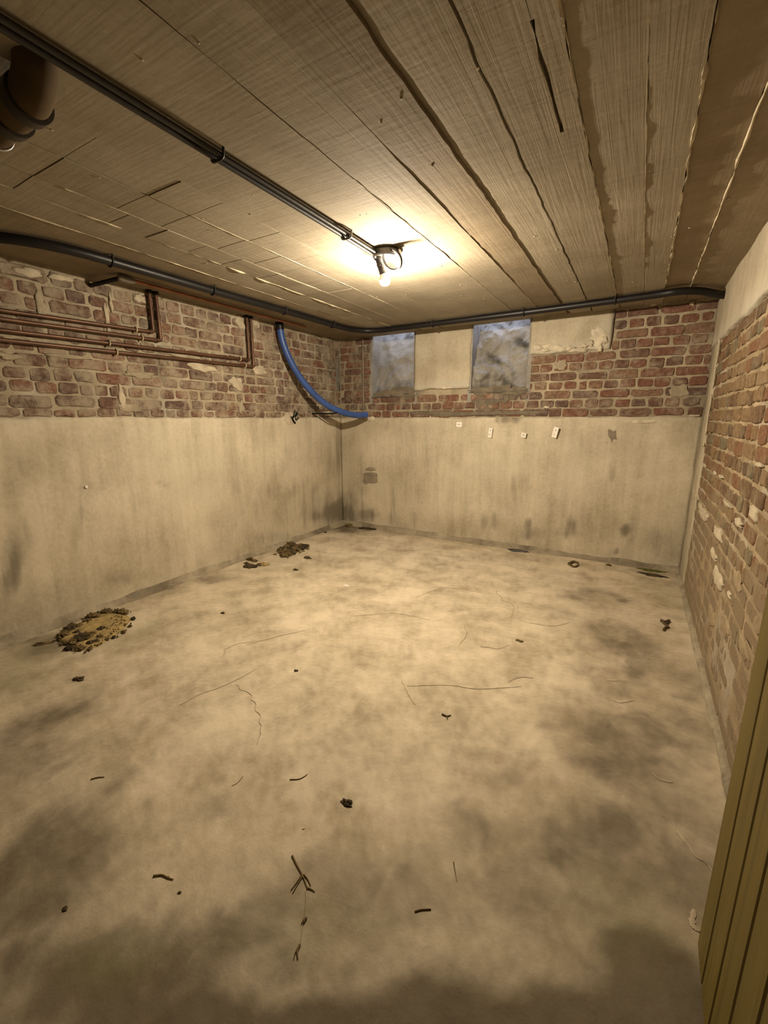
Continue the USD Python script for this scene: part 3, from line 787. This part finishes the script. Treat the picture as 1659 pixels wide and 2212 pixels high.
# ------------------------------------------------------------------ front wall (behind the camera) with the doorway the picture was taken from
wf = thing('wall_front', 'front wall with the doorway, behind the viewer', 'wall', kind='structure')
for a, b, c, d in [(XL - .4, -.66, -.1, ZC + .2), (.30, XR + .4, -.1, ZC + .2), (-.66, .30, 1.98, ZC + .2)]:
    obj('wall_core', box(a, b, YF - .25, YF, c, d), M_DARKWALL, wf, smooth=False)
pas = thing('wall_passage', 'dark passage walls behind the doorway', 'wall', kind='structure')
for a, b, c, d in [(-1.2, -1.0, -1.9, YF - .25), (.6, .8, -1.9, YF - .25), (-1.2, .8, -2.0, -1.8)]:
    obj('wall_core', box(a, b, c, d, -.1, ZC + .2), M_DARKWALL, pas, smooth=False)

# door leaf standing open against the right-hand side
dr = thing('door_1', 'olive-brown boarded door standing open at the right edge', 'door', kind='structure')
E0, E1 = np.array([.228, .17]), np.array([.250, 1.073])
dirv = (E1 - E0) / np.linalg.norm(E1 - E0); nrm = np.array([dirv[1], -dirv[0]])
nb = 9; bw = np.linalg.norm(E1 - E0) / nb
for k in range(nb):
    a, b = k * bw + .0025, (k + 1) * bw - .0025
    prof = np.array([(a, .004), (a + .004, 0), (b - .004, 0), (b, .004), (b, .022), (a, .022)])
    xy = E0 + prof[:, :1] * dirv + prof[:, 1:] * nrm
    m = trimesh.creation.extrude_polygon(Polygon(xy), 1.93)
    m.apply_translation((0, 0, .012))
    obj('door_board', m, M_DOOR, dr, smooth=False)
for z in (.25, 1.0, 1.75):
    xy = np.array([E0 + dirv * .05 + nrm * .0215, E1 - dirv * .05 + nrm * .0215, E1 - dirv * .05 + nrm * .045, E0 + dirv * .05 + nrm * .045])
    m = trimesh.creation.extrude_polygon(Polygon(xy), .11); m.apply_translation((0, 0, z))
    obj('door_ledge', m, M_DOOR, dr, smooth=False)
xy = np.array([E0 + dirv * .005 + nrm * .004, E1 - dirv * .005 + nrm * .004, E1 - dirv * .005 + nrm * .021, E0 + dirv * .005 + nrm * .021])
m = trimesh.creation.extrude_polygon(Polygon(xy), 1.92); m.apply_translation((0, 0, .016))
obj('door_tongue', m, M_DARKWALL, dr, smooth=False)

# ================================================================== LAMP
LB = np.array([-1.245, 2.165, ZC])
lamp = thing('ceiling_lamp', 'open bulkhead ceiling lamp with bare glowing bulb hanging below it', 'lamp', loc=LB)
obj('base', lathe([(0, 0.004), (.070, .004), (.074, -.006), (.072, -.030), (.066, -.036), (.062, -.032), (.062, -.012), (0, -.012)], 32), M_BAKE, lamp)
obj('reflector', lathe([(0, -.012), (.060, -.013), (.061, -.030), (.058, -.030), (.055, -.018), (0, -.016)], 32), M_ENAMEL, lamp, label='white enamel reflector')
T = np.eye(4); hinge_n = np.array([-.10, -.78, -.62]); T[:3, :3] = look(hinge_n)[:3, :3]; T[:3, 3] = (.045, -.015, -.052)
ring = trimesh.creation.torus(.052, .007, major_sections=36, minor_sections=10); ring.apply_transform(T)
cv = obj('cover_ring', ring, M_BAKE, lamp)
dish = lathe([(0, -.016), (.03, -.013), (.048, -.002), (.050, .002), (.047, .002), (.029, -.009), (0, -.012)], 30); dish.apply_transform(T)
obj('cover_glass', dish, M_ENAMEL, cv, label='white opal glass of the opened cover')
obj('cover_hinge', box(.05, .085, -.02, .005, -.032, -.010), M_BAKE, cv, smooth=False)
B = np.array([-.030, .034, -.126])
top = np.array([-.052, .0, -.018])
ax = (B - top) / np.linalg.norm(B - top)
Rm = look(-ax)


def along(prof, at):
    q = lathe(prof, 24); q.apply_transform(Rm); q.apply_translation(at)
    return q


obj('arm', tube([(-.05, 0, -.004), (-.053, 0, -.02), top + ax * .03], .010, 10), M_BAKE, lamp)
obj('holder', along([(0, .048), (.014, .048), (.017, .044), (.0175, .022), (.0195, .020), (.0195, .012), (.0175, .010), (.0175, -.030), (.015, -.032), (0, -.032)], top + ax * .055), M_BAKE, lamp)
obj('screw_cap', along([(0, .014), (.0125, .014), (.013, .008), (.0125, .004), (.013, 0), (.0125, -.005), (.013, -.010), (0, -.012)], top + ax * .078), M_STEEL, lamp)
bulb = obj('bulb', along([(0, .046), (.012, .046), (.0135, .036), (.019, .024), (.027, .010), (.0295, .004), (0, .004)], B), M_ENAMEL, lamp, smooth=30, label='white opaque neck of the bulb')
obj('glowing_dome', along([(0.0295, .0042), (.0302, -.002), (.0285, -.012), (.023, -.022), (.014, -.029), (0, -.0315)], B), M_BULB, bulb, smooth=True, label='bright glowing bulb dome')

# ================================================================== PIPES
cd = thing('ceiling_conduit', 'pair of dark conduits running along the ceiling to the lamp', 'conduit')
for dx, r_ in ((-.014, .010), (.013, .0085)):
    obj('tube', tube([(-1.285 + dx, y, ZC - .018) for y in np.linspace(.1, 2.105, 30)], r_, 12), M_DARKPIPE, cd, smooth=60)
for y in (.42, 1.13, 1.86):
    prof = [(-.030, ZC + .002), (-.028, ZC - .026), (-.018, ZC - .031), (.016, ZC - .031), (.026, ZC - .026), (.030, ZC + .002)]
    obj('clamp', tube(rounded([(-1.285 + a, y, z) for a, z in prof], .004, 3), .0045, 8), M_STEEL if y > 1.5 else M_DARKPIPE, cd, smooth=60)

bp = thing('black_pipe', 'thick black pipe hung round the ceiling along the left and back walls', 'pipe')
zb = ZC - .030
run = np.array([(-3.02, .80, zb - .0), (-2.80, .93, zb), (-2.64, 1.06, zb), (-2.555, 1.28, zb), (-2.54, 1.6, zb), (-2.53, 2.2, zb), (-2.50, 2.9, zb), (-2.49, 3.45, zb), (-2.44, 3.68, zb), (-2.30, 3.79, zb),
                (-2.0, 3.80, zb), (-1.4, 3.79, zb), (-.66, 3.77, zb), (-.05, 3.73, zb), (.12, 3.70, zb - .002), (.24, 3.74, zb - .006), (.34, 3.83, zb - .016), (.42, 3.91, zb - .022)])
obj('pipe_run', tube(spline(run, 10), .024, 16), M_BLACK, bp, smooth=60)
for q in ((-2.545, 1.46, 0), (-2.53, 2.1, 0), (-2.505, 2.75, 0), (-2.49, 3.35, 0), (-1.7, 3.795, 1), (-.9, 3.775, 1), (-.25, 3.745, 1)):
    x, y, k = q
    loop = [(math.cos(t) * .0275, math.sin(t) * .0275) for t in np.linspace(math.pi * .0, math.pi, 14)]
    pts = [(.0275, .035)] + [(a, -b) for a, b in loop] + [(-.0275, .035)]
    obj('hanger', tube([((x + a if not k else x), (y if not k else y + a), min(ZC + .005, zb + b)) for a, b in pts], .005, 8), M_BLACK, bp, smooth=60)

g_left = lambda px, py, d=.030: on(0, XL + d, px, py)
PIPES = [((331, 717), (322, 639), [293], 'upper short copper pipe on left wall turning up at the first riser'),
         ((347, 735.6), (336, 641), [306], 'lower short copper pipe on left wall turning up at the second riser'),
         ((538.6, 777.7), (532, 691), [235, 518], 'upper long copper pipe on left wall reaching the far riser'),
         ((548, 792), (542, 691), [251, 529], 'lowest and longest copper pipe on left wall')]
LEFTY = [670, 688.5, 712.7, 734]
for (e, t, cl, lab), y0 in zip(PIPES, LEFTY):
    a, b = g_left(0, y0), g_left(*e)
    s = (b - a) / (b[1] - a[1])
    start = a + s * (.15 - a[1])
    topp = np.array([b[0], b[1], ZC + .01])
    th = thing('copper_pipe', lab, 'pipe')
    obj('pipe_run', tube([start + (b - s * .02 - start) * k for k in np.linspace(0, 1, 8)], .0115, 12), M_COPPER, th, smooth=60)
    obj('elbow', tube(rounded([b - s * .030, b, b + (0, 0, .030)], .016, 6), .0140, 12), M_COPPER, th, smooth=60)
    obj('riser', tube([b + (0, 0, .02) + (topp - b - (0, 0, .02)) * k for k in np.linspace(0, 1, 6)], .0115, 12), M_COPPER, th, smooth=60)
    obj('ceiling_collar', lathe([(.0, .0), (.021, .0), (.021, -.02), (.013, -.024), (0, -.024)], 16, (topp[0], topp[1], ZC + .004)), M_BLACK, th)
    for px in cl:
        f_ = (px) / e[0]
        py = y0 + (e[1] - y0) * f_
        c = g_left(px, py)
        q = a + s * (c[1] - a[1])
        loop = [(q[0] + .017 * math.cos(w), q[1], q[2] + .017 * math.sin(w)) for w in np.linspace(0, 2 * math.pi, 19)]
        k_ = obj('clip', tube(loop, .0052, 6, caps=False), M_BRASS, th, smooth=60)
        obj('clip_stem', tube([(XL - .005, q[1], q[2]), (XL + .018, q[1], q[2])], .005, 8), M_BRASS, k_, smooth=60)

cp = thing('bright_copper_pipe', 'bright copper pipe under the ceiling between black pipe and left wall', 'pipe')
obj('pipe_run', tube([(-2.80, y, ZC - .022) for y in np.linspace(1.72, 3.35, 12)], .011, 12), M_COPPERB, cp, smooth=60)
obj('valve', tube([(-2.80, 1.64, ZC - .024), (-2.80, 1.655, ZC - .024), (-2.80, 1.70, ZC - .024), (-2.80, 1.74, ZC - .024)], [.014, .022, .022, .014], 10), M_STEEL, cp, smooth=40, label='grey metal valve at the pipe end')
obj('bracket', tube(rounded([(XL - .01, 1.585, ZC - .055), (-2.93, 1.60, ZC - .050), (-2.80, 1.66, ZC - .024)], .02, 4), .013, 8), M_BLACK, cp, smooth=60)

dp = thing('drain_pipe', 'large dull brown drain pipe stub with collars under the ceiling at upper left', 'pipe')
xe, yc, zc_, ra = -1.355, .665, ZC - .060, .046
obj('pipe_run', tube(np.vstack([[(x, yc, zc_) for x in np.linspace(XL - .01, xe - .09, 12)], [(xe - .09 + .075 * math.sin(t), yc, zc_ + .075 * (1 - math.cos(t))) for t in np.linspace(.15, 1.45, 9)]]), ra, 28), plain('dull_brown_pipe', (.075, .050, .024), .85, spec=.15), dp, smooth=50)
for x in (xe - .085, xe - .19, xe - .6):
    obj('collar', tube([(x - .018, yc, zc_), (x - .017, yc, zc_), (x + .017, yc, zc_), (x + .018, yc, zc_)], [ra, ra + .008, ra + .008, ra * .9], 28), plain('dark_collar', (.022, .015, .010), .5) if x == xe - .085 else W + '/Looks/dark_collar', dp, smooth=40)
obj('hanger', tube([(xe - .30, yc - ra - .003, ZC + .004)] + [(xe - .30, yc - (ra + .003) * math.cos(t), zc_ - (ra + .003) * math.sin(t)) for t in np.linspace(0, math.pi, 14)] + [(xe - .30, yc + ra + .003, ZC + .004)], .004, 6), M_STEEL, dp, smooth=60)

wp = thing('thin_wall_pipe', 'thin grey vertical pipe on the back wall in the left corner', 'pipe')
obj('pipe_run', tube([(-2.682, YB - .022, z) for z in (1.30, 1.6, 1.9, ZC + .01)], .011, 10), plain('dusty_pipe', (.20, .155, .11), .6), wp, smooth=60)
for z in (1.36, 1.72, 2.0):
    obj('clip', lathe([(.012, -.008), (.0145, -.008), (.0145, .008), (.012, .008)], 12, (-2.682, YB - .022, z)), M_STEEL, wp)
    
# blue hose from the ceiling edge, sagging across the corner to the back wall
S0, S1 = np.array([-2.93, 3.20, ZC]), np.array([-2.585, 4.07, 1.29])
HP = [(603, 705), (611, 740), (630, 785), (655, 825), (685, 858), (715, 880), (745, 892), (770, 897), (792, 896)]
d_ = (S1 - S0)[:2]; nn = np.array([-d_[1], d_[0]])
pts = []
for px, py in HP:
    r_ = ray(px, py)
    t = ((S0 - CAM)[:2] @ nn) / (r_[:2] @ nn)
    pts.append(CAM + r_ * t)
pts[0] = pts[0] + np.array([0, 0, max(0, ZC + .01 - pts[0][2])])
hose = thing('blue_hose', 'thick blue hose hanging from the ceiling edge into the far left corner', 'hose')
hp = spline(pts, 10)
obj('hose_body', tube(hp, .031, 18, caps=False), M_BLUE, hose, smooth=True)
obj('hose_inside', tube(hp[-8:], .0285, 18), M_BLUEIN, hose, smooth=True)
obj('ceiling_collar', tube([hp[0] + (0, 0, .02), hp[0], hp[2], hp[4]], .037, 16), M_BLACK, hose, smooth=40)
q = hp[52]
obj('wall_bracket', tube(rounded([(XL - .01, q[1] - .02, q[2] - .045), (q[0] - .02, q[1], q[2] - .048), (q[0] + .03, q[1] + .02, q[2] - .038)], .02, 4), .008, 8), M_BLACK, hose, smooth=60)

# ================================================================== THINGS ON THE WALLS
def card(px, py, w, h, tilt, label, curl, marks, two=False):
    c = on(1, YB - .012, px, py)
    nu, nv = 5, 7
    U, V = np.meshgrid(np.linspace(-w / 2, w / 2, nu), np.linspace(-h / 2, h / 2, nv), indexing='ij')
    D = .013 + curl * (1 - np.cos((U / w + .5) * 1.6)) + curl * .6 * (V / h + .5)
    ca, sa = math.cos(tilt), math.sin(tilt)
    u, v = c[0] + U * ca - V * sa, c[2] + U * sa + V * ca
    n = nu * nv
    d = D.ravel()
    P = np.r_[u.ravel(), u.ravel()], np.r_[v.ravel(), v.ravel()], np.r_[d + .003, d - .004]
    F = grid_faces(nu, nv); idx = np.arange(n).reshape(nu, nv)
    loop = np.concatenate([idx[:, 0], idx[-1, 1:], idx[-2::-1, -1], idx[0, -2:0:-1]])
    k2 = np.roll(loop, -1)
    SF = np.vstack([np.stack([k2, loop, loop + n], 1), np.stack([k2, loop + n, k2 + n], 1)])
    th = thing('wall_tag', label, 'tag', group=None)
    obj('card', wall_mesh(back_f, *P, np.vstack([F, F[:, ::-1] + n, SF])), M_CARD, th, smooth=40)
    for (mu, mv, mw, mh) in marks:
        uu, vv = mu * w, mv * h
        dd = .013 + curl * (1 - math.cos((uu / w + .5) * 1.6)) + curl * .6 * (vv / h + .5) + .0036
        q = [(uu + a * mw * w / 2, vv + b * mh * h / 2) for a, b in ((-1, -1), (1, -1), (1, 1), (-1, 1))]
        pu = [c[0] + a * ca - b * sa for a, b in q]; pv = [c[2] + a * sa + b * ca for a, b in q]
        obj('ink_mark', wall_mesh(back_f, pu + pu, pv + pv, [dd] * 4 + [dd - .002] * 4, [(0, 1, 2), (0, 2, 3), (4, 6, 5), (4, 7, 6), (0, 4, 5), (0, 5, 1), (1, 5, 6), (1, 6, 2), (2, 6, 7), (2, 7, 3), (3, 7, 4), (3, 4, 0)]), M_FADED, th, smooth=False)
    # the pin that holds it
    obj('pin', tube([back_f(np.array(c[0]), np.array(c[2] + h * .3), np.array(-.005)), back_f(np.array(c[0]), np.array(c[2] + h * .3), np.array(.016))], .0025, 6), M_CARD, th)


card(992, 917, .058, .046, 0, 'small flat white card tag, leftmost of four on the back wall render', .0005, [(-.22, 0, .16, .22), (.0, .02, .14, .22), (.2, 0, .12, .2)])
card(1060, 935, .040, .090, -.12, 'tall white tag left of the middle of the back wall render, faintly printed', .012, [(.05, .25, .5, .10), (-.1, -.18, .4, .12)])
card(1132, 940, .048, .046, -.12, 'small square white tag curling off the wall between two tall tags', .018, [(0, .05, .35, .25)])
card(1200, 934, .046, .094, -.2, 'tall torn white tag, rightmost of the four on the back wall', .022, [(.1, .2, .35, .12), (-.1, -.22, .2, .1)])

pm = thing('painted_mark', 'black hand-painted letter mark on the left wall below the brick near the hose', 'graffiti')
for pl in ([(625, 900), (630, 909), (634, 914)], [(634, 887), (631, 897), (629, 908), (634, 914)], [(627, 902), (634, 898), (640, 893)], [(638, 890), (635, 900), (636, 907), (641, 903)]):
    pts = np.array([left_at(*p)[1:] for p in pl])
    g = LineString(spline(np.c_[pts, np.zeros(len(pts))], 5)[:, :2]).buffer(.0075).simplify(.001)
    m = trimesh.creation.extrude_polygon(g, .004)
    vv = np.asarray(m.vertices)
    obj('brush_stroke', trimesh.Trimesh(left_f(vv[:, 0], vv[:, 1], vv[:, 2] + .0200), m.faces, process=False), M_INK, pm, smooth=False)

c = left_at(183, 1051)
wpg = thing('wall_plug', 'tiny white plug in the left wall render', 'wall plug', loc=(XL + .012, c[1], c[2]))
m = lathe([(0, -.01), (.006, -.01), (.006, .006), (.009, .007), (.009, .010), (.003, .011), (0, .008)], 14); m.apply_transform(trimesh.transformations.rotation_matrix(math.pi / 2, (0, 1, 0)))
obj('plug_body', m, M_WHITE, wpg)

# ================================================================== THINGS ON THE FLOOR
def at_floor(px, py, sink=.002):
    p = floor_at(px, py)
    return np.array([p[0], p[1], floor_z(p[0], p[1]) - sink])


def heap(label, outline, clods, size, sand=True, sd=1):
    c = at_floor(*np.mean(outline, 0))
    th = thing('dirt_heap', label, 'dirt heap', loc=c)
    o = np.array([floor_at(*p)[:2] for p in outline]) - c[:2]
    if sand:
        n = len(o); k = 6; V = []; F = []
        for q in range(k):
            s = 1 - q / k
            z = .010 * (1 - s ** 2) + (.0 if q == 0 else 1) * .010 * R.random(n)
            V += [(*(p * s), zz if q else -.008) for p, zz in zip(o, z)]
        V.append((0, 0, .016))
        for q in range(k - 1):
            for i in range(n):
                j = (i + 1) % n
                F += [(q * n + i, q * n + j, (q + 1) * n + j), (q * n + i, (q + 1) * n + j, (q + 1) * n + i)]
        F += [((k - 1) * n + i, (k - 1) * n + (i + 1) % n, k * n) for i in range(n)]
        obj('sand_bed', trimesh.Trimesh(V, F, process=False), M_SAND, th, smooth=True, label='yellowish sand under the clods')
    for i, (px, py, s) in enumerate(clods):
        p = at_floor(px, py, 0) - c
        m = lump(size * s, sd * 50 + i, .7)
        m.apply_transform(trimesh.transformations.rotation_matrix(R.random() * 6.3, (0, 0, 1)))
        m.apply_translation(p + (0, 0, .004 if sand else 0))
        obj('clod', m, M_DIRTD if (i * 7 + sd) % 3 == 0 else M_DIRT, th, smooth=True)
    ms = []
    poly = Polygon(o)
    x0, y0, x1, y1 = poly.bounds
    from shapely.geometry import Point
    for i in range(520):
        x, y = R.uniform(x0, x1), R.uniform(y0, y1)
        if not poly.buffer(.02).contains(Point(x, y)) or fbm(np.array([[x * 14, y * 14, sd]]), 3, sd)[0] < .48: continue
        m = trimesh.creation.icosphere(subdivisions=1, radius=size * R.uniform(.10, .28)); m.vertices *= R.uniform(.7, 1.3, m.vertices.shape)
        m.apply_translation((x, y, .010 if sand else .004)); ms.append(m)
    obj('crumbs', cat_m(ms), M_DIRT, th, smooth=False, kind='stuff')


OUT1 = [(122, 1386), (140, 1362), (165, 1345), (190, 1330), (225, 1320), (275, 1319), (292, 1336), (280, 1355), (262, 1370), (235, 1384), (215, 1398), (185, 1407), (150, 1404), (138, 1392)]
CL1 = [(128, 1382, .8), (138, 1374, 1.3), (148, 1362, 1.5), (155, 1355, 1.2), (172, 1353, .9), (166, 1368, .8), (190, 1343, 1.0), (203, 1334, 1.6), (212, 1328, 1.1), (228, 1324, 1.4), (236, 1322, 1.0), (250, 1322, .8), (262, 1324, 1.3), (270, 1326, 1.1), (288, 1338, .7), (281, 1354, .5), (268, 1366, .7), (219, 1361, 1.0), (200, 1372, 1.1), (188, 1380, 1.7), (175, 1384, 1.9), (165, 1388, 1.5), (158, 1394, 1.2), (150, 1402, 1.0), (172, 1402, 1.1), (195, 1392, 1.0), (208, 1388, .9), (216, 1378, .9), (232, 1382, .6), (246, 1378, .6), (194, 1403, .6), (140, 1390, .9)]
heap('largest ring-shaped heap of brown dirt and sand on the floor by the left wall', OUT1, CL1, .021, True, 1)
OUT2 = [(603, 1190), (615, 1181), (632, 1177), (650, 1177), (665, 1182), (660, 1190), (645, 1196), (625, 1203), (610, 1202)]
CL2 = [(604, 1189, .9), (612, 1187, 1.2), (620, 1184, 1.3), (628, 1180, 1.6), (636, 1181, 1.4), (644, 1182, 1.2), (650, 1180, 1.2), (658, 1182, 1.4), (663, 1181, 1.0), (618, 1192, 1.5), (626, 1190, 1.6), (634, 1189, 1.5), (642, 1188, 1.2), (650, 1186, 1.1), (614, 1201, 1.3), (622, 1198, 1.2), (632, 1196, 1.0), (610, 1194, .9)]
heap('dense smaller heap of brown dirt clods near the far left corner', OUT2, CL2, .028, False, 2)


def stone(name, cat, px, py, size, mm, label, sd, squash=.6, stretch=1.0, rot=0.0, group=None):
    m = lump(size, sd, squash)
    m.apply_scale((stretch, 1, 1))
    m.apply_transform(trimesh.transformations.rotation_matrix(rot, (0, 0, 1)))
    p = at_floor(px, py, .003)
    m.apply_translation(p)
    obj(name, m, mm, smooth=True, label=label, cat=cat, group=group)


stone('dirt_clod', 'dirt clod', 540, 1209, .034, M_DIRT, 'brown clod nearest the left wall in the small scatter beside the heap', 3)
stone('dirt_clod', 'dirt clod', 549, 1211, .026, M_DIRT, 'small flat clod just right of the clod nearest the left wall', 4, .5, 1.3)
stone('dirt_clod', 'dirt clod', 532, 1217, .020, M_DIRTD, 'tiny clod at the left end of the small scatter', 5)
stone('dirt_clod', 'dirt clod', 541, 1224, .040, M_DIRTD, 'darkest long clod at the front of the small scatter', 6, .5, 1.3, .6)
stone('dirt_clod', 'dirt clod', 561, 1220, .024, M_DIRT, 'small clod touching the paler lump at the right of the scatter', 7)
stone('dirt_clod', 'dirt clod', 571, 1219, .038, M_SAND, 'paler sandy lump at the right end of the small scatter', 8, .5)
stone('dirt_clod', 'dirt clod', 594, 1197, .016, M_DIRT, 'tiny crumb left of the dense dirt heap', 9)
stone('dirt_clod', 'dirt clod', 664, 1204, .024, M_DIRTD, 'oval dark clod just right of the dense dirt heap', 10, .6, 1.4)
stone('dirt_clod', 'dirt clod', 639, 1230, .020, M_DIRTD, 'round dark clod in front of the dense dirt heap', 11)
stone('dirt_clod', 'dirt clod', 753, 1136, .045, M_DIRT, 'brown clod in the far left corner', 12, .5)
stone('dead_leaf', 'leaf', 794, 1142, .055, M_DIRTD, 'long dark shrivelled leaf near the far left corner', 13, .25, 1.8, .2)
stone('dirt_clod', 'dirt clod', 703, 1150, .016, M_DIRTD, 'tiny dark crumb on the floor just left of the far corner', 14)
stone('white_chip', 'paint chip', 748, 1264, .018, M_WHITE, 'bright white chip on the middle of the far floor', 15, .4)
stone('pebble', 'pebble', 170, 1465, .019, M_DIRTD, 'dark triangular pebble in front of the large dirt heap', 16, .6, 1.3, .5)
stone('pebble', 'pebble', 481, 1325, .014, M_DIRTD, 'small round pebble between large heap and floor centre', 17)
stone('slate_chip', 'stone chip', 1120, 1189, .046, M_SLATE, 'dark grey pointed stone chip at the foot of the back wall', 18, .25, 1.9, .0)
stone('brick_crumb', 'brick crumb', 1223, 1197, .026, M_RED, 'small reddish brick crumb at the foot of the back wall', 19)
stone('pebble', 'pebble', 1316, 1221, .020, M_DIRT, 'small brown pebble right of the curled leaf', 20)
stone('pebble', 'pebble', 750, 1732, .016, M_DIRTD, 'dark pebble with a smaller one at its left, foreground centre', 21, .6, 1.2)
stone('pebble', 'pebble', 739, 1729, .007, M_DIRTD, 'tiny pebble just left of the dark foreground pebble', 22)
stone('pebble', 'pebble', 1121, 1383, .016, M_DIRT, 'brown pebble at right of the floor centre', 23, .4, 1.4)
stone('dirt_clod', 'dirt clod', 140, 1962, .008, M_DIRTD, 'tiny clod in the dark lower left foreground', 24)
stone('pebble', 'pebble', 640, 1449, .010, M_DIRTD, 'single dark speck of grit in the middle of the floor', 25)
stone('pebble', 'pebble', 387, 1925, .006, M_DIRTD, 'tiny grit right of the curled strip in the left foreground', 26)
stone('dirt_clod', 'dirt clod', 92, 1390, .022, M_DIRT, 'flat crumbly clod at far left beside the largest heap', 27, .35, 2.0, .9)
stone('dead_leaf', 'leaf', 658, 1787, .010, M_LEAF, 'small oval dead leaf above the forked twig', 28, .2, 1.6, 1.0)
stone('moss_patch', 'moss', 1408, 1231, .05, M_MOSS, 'upper thin dark moss streak near the right corner', 29, .12, 2.0, .0)
stone('moss_patch', 'moss', 1412, 1242, .05, M_DIRTD, 'lower thin dark moss streak near the right corner', 30, .12, 1.8, -.1)
stone('moss_patch', 'moss', 1414, 1214, .075, M_MOSS, 'broad green moss patch at the foot of the back wall near the right corner', 31, .10, 2.0)
stone('moss_patch', 'moss', 1456, 1217, .04, M_MOSS, 'small green moss patch right in the right corner', 32, .2, 1.6)


def sticks(name, cat, label, lines, r_, mm, parts='stem', taper=.45, lift=.0):
    base = at_floor(*lines[0][0], 0)
    th = thing(name, label, cat, loc=base)
    for k, ln in enumerate(lines):
        p = np.array([at_floor(*q, 0) - base for q in ln])
        p = spline(p, 5)
        p[:, 2] += r_ * .8 + lift * k
        n = len(p)
        obj(parts if k == 0 else 'side_' + parts, tube(p, r_ * np.linspace(1, taper, n) * (1 if k == 0 else .7), 7), mm, th, smooth=60)


sticks('forked_twig', 'twig', 'large forked dry twig in the foreground, left of centre', [[(631, 1846), (640, 1864), (652, 1886), (658, 1900), (664, 1918)], [(655, 1888), (645, 1903), (632, 1926)], [(651, 1888), (640, 1904), (628, 1920)], [(656, 1886), (664, 1896), (671, 1910)], [(663, 1914), (672, 1918), (680, 1923)]], .0030, M_TWIG, taper=.5)
sticks('plant_stalk', 'stalk', 'thin pale stalk trailing down from the forked twig', [[(660, 1922), (660, 1950), (655, 1985), (652, 2005), (648, 2035)]], .0014, M_STRAW, taper=.7)
sticks('bark_flake', 'bark', 'short dark flake of bark on the trailing stalk', [[(661, 1980), (655, 1992)], [(656, 1984), (651, 1992)]], .0035, M_TWIG)
sticks('split_twig', 'twig', 'short split dark twig, lowest in the foreground', [[(647, 2038), (642, 2052), (643, 2068)], [(646, 2040), (638, 2054), (634, 2068)]], .0032, M_TWIG)
sticks('twig_piece', 'twig', 'short straight dark twig in foreground right of centre', [[(896, 1967), (910, 1963), (931, 1962)]], .0022, M_TWIG, taper=.8)
sticks('straw_piece', 'straw', 'curved thin straw with a bit of leaf above the dark pebble', [[(626, 1681), (645, 1680), (658, 1674), (664, 1669)]], .0022, M_TWIG)
sticks('straw_piece', 'straw', 'short straight straw on the left floor', [[(196, 1682), (210, 1678), (225, 1677)]], .0028, M_TWIG)
sticks('dry_strip', 'bark', 'curled brown strip of bark in left foreground', [[(331, 1890), (350, 1888), (362, 1894), (374, 1897)], [(352, 1890), (366, 1892)]], .0030, M_TWIG)
sticks('straw_piece', 'straw', 'faint upright thin straw in right foreground', [[(980, 1860), (983, 1880), (987, 1901)]], .0016, M_TWIG)
sticks('leaf_scrap', 'leaf', 'small crumpled leaf scrap with stem, right of floor centre', [[(955, 1541), (965, 1545), (974, 1543)], [(965, 1545), (967, 1551)]], .0045, M_LEAF)
sticks('curled_leaf', 'leaf', 'curled ring-shaped dead leaf near back wall', [[(1229, 1220), (1238, 1215), (1249, 1218)], [(1229, 1220), (1240, 1226), (1250, 1222)]], .013, M_TWIG, taper=.6)
sticks('crumpled_leaf', 'leaf', 'zigzag dark red-brown crumpled leaf beside the right wall', [[(1427, 1342), (1437, 1345), (1445, 1342)], [(1429, 1343), (1438, 1352), (1444, 1356)], [(1444, 1356), (1436, 1358), (1433, 1363)], [(1445, 1342), (1438, 1350)]], .010, M_LEAF, taper=.8)
sticks('straw_piece', 'straw', 'tiny thin straw just left of the curved straw', [[(525, 1674), (512, 1688), (500, 1694)]], .0014, M_STRAW)

UsdGeom.Imageable(stage.GetPrimAtPath(W)).MakeVisible()
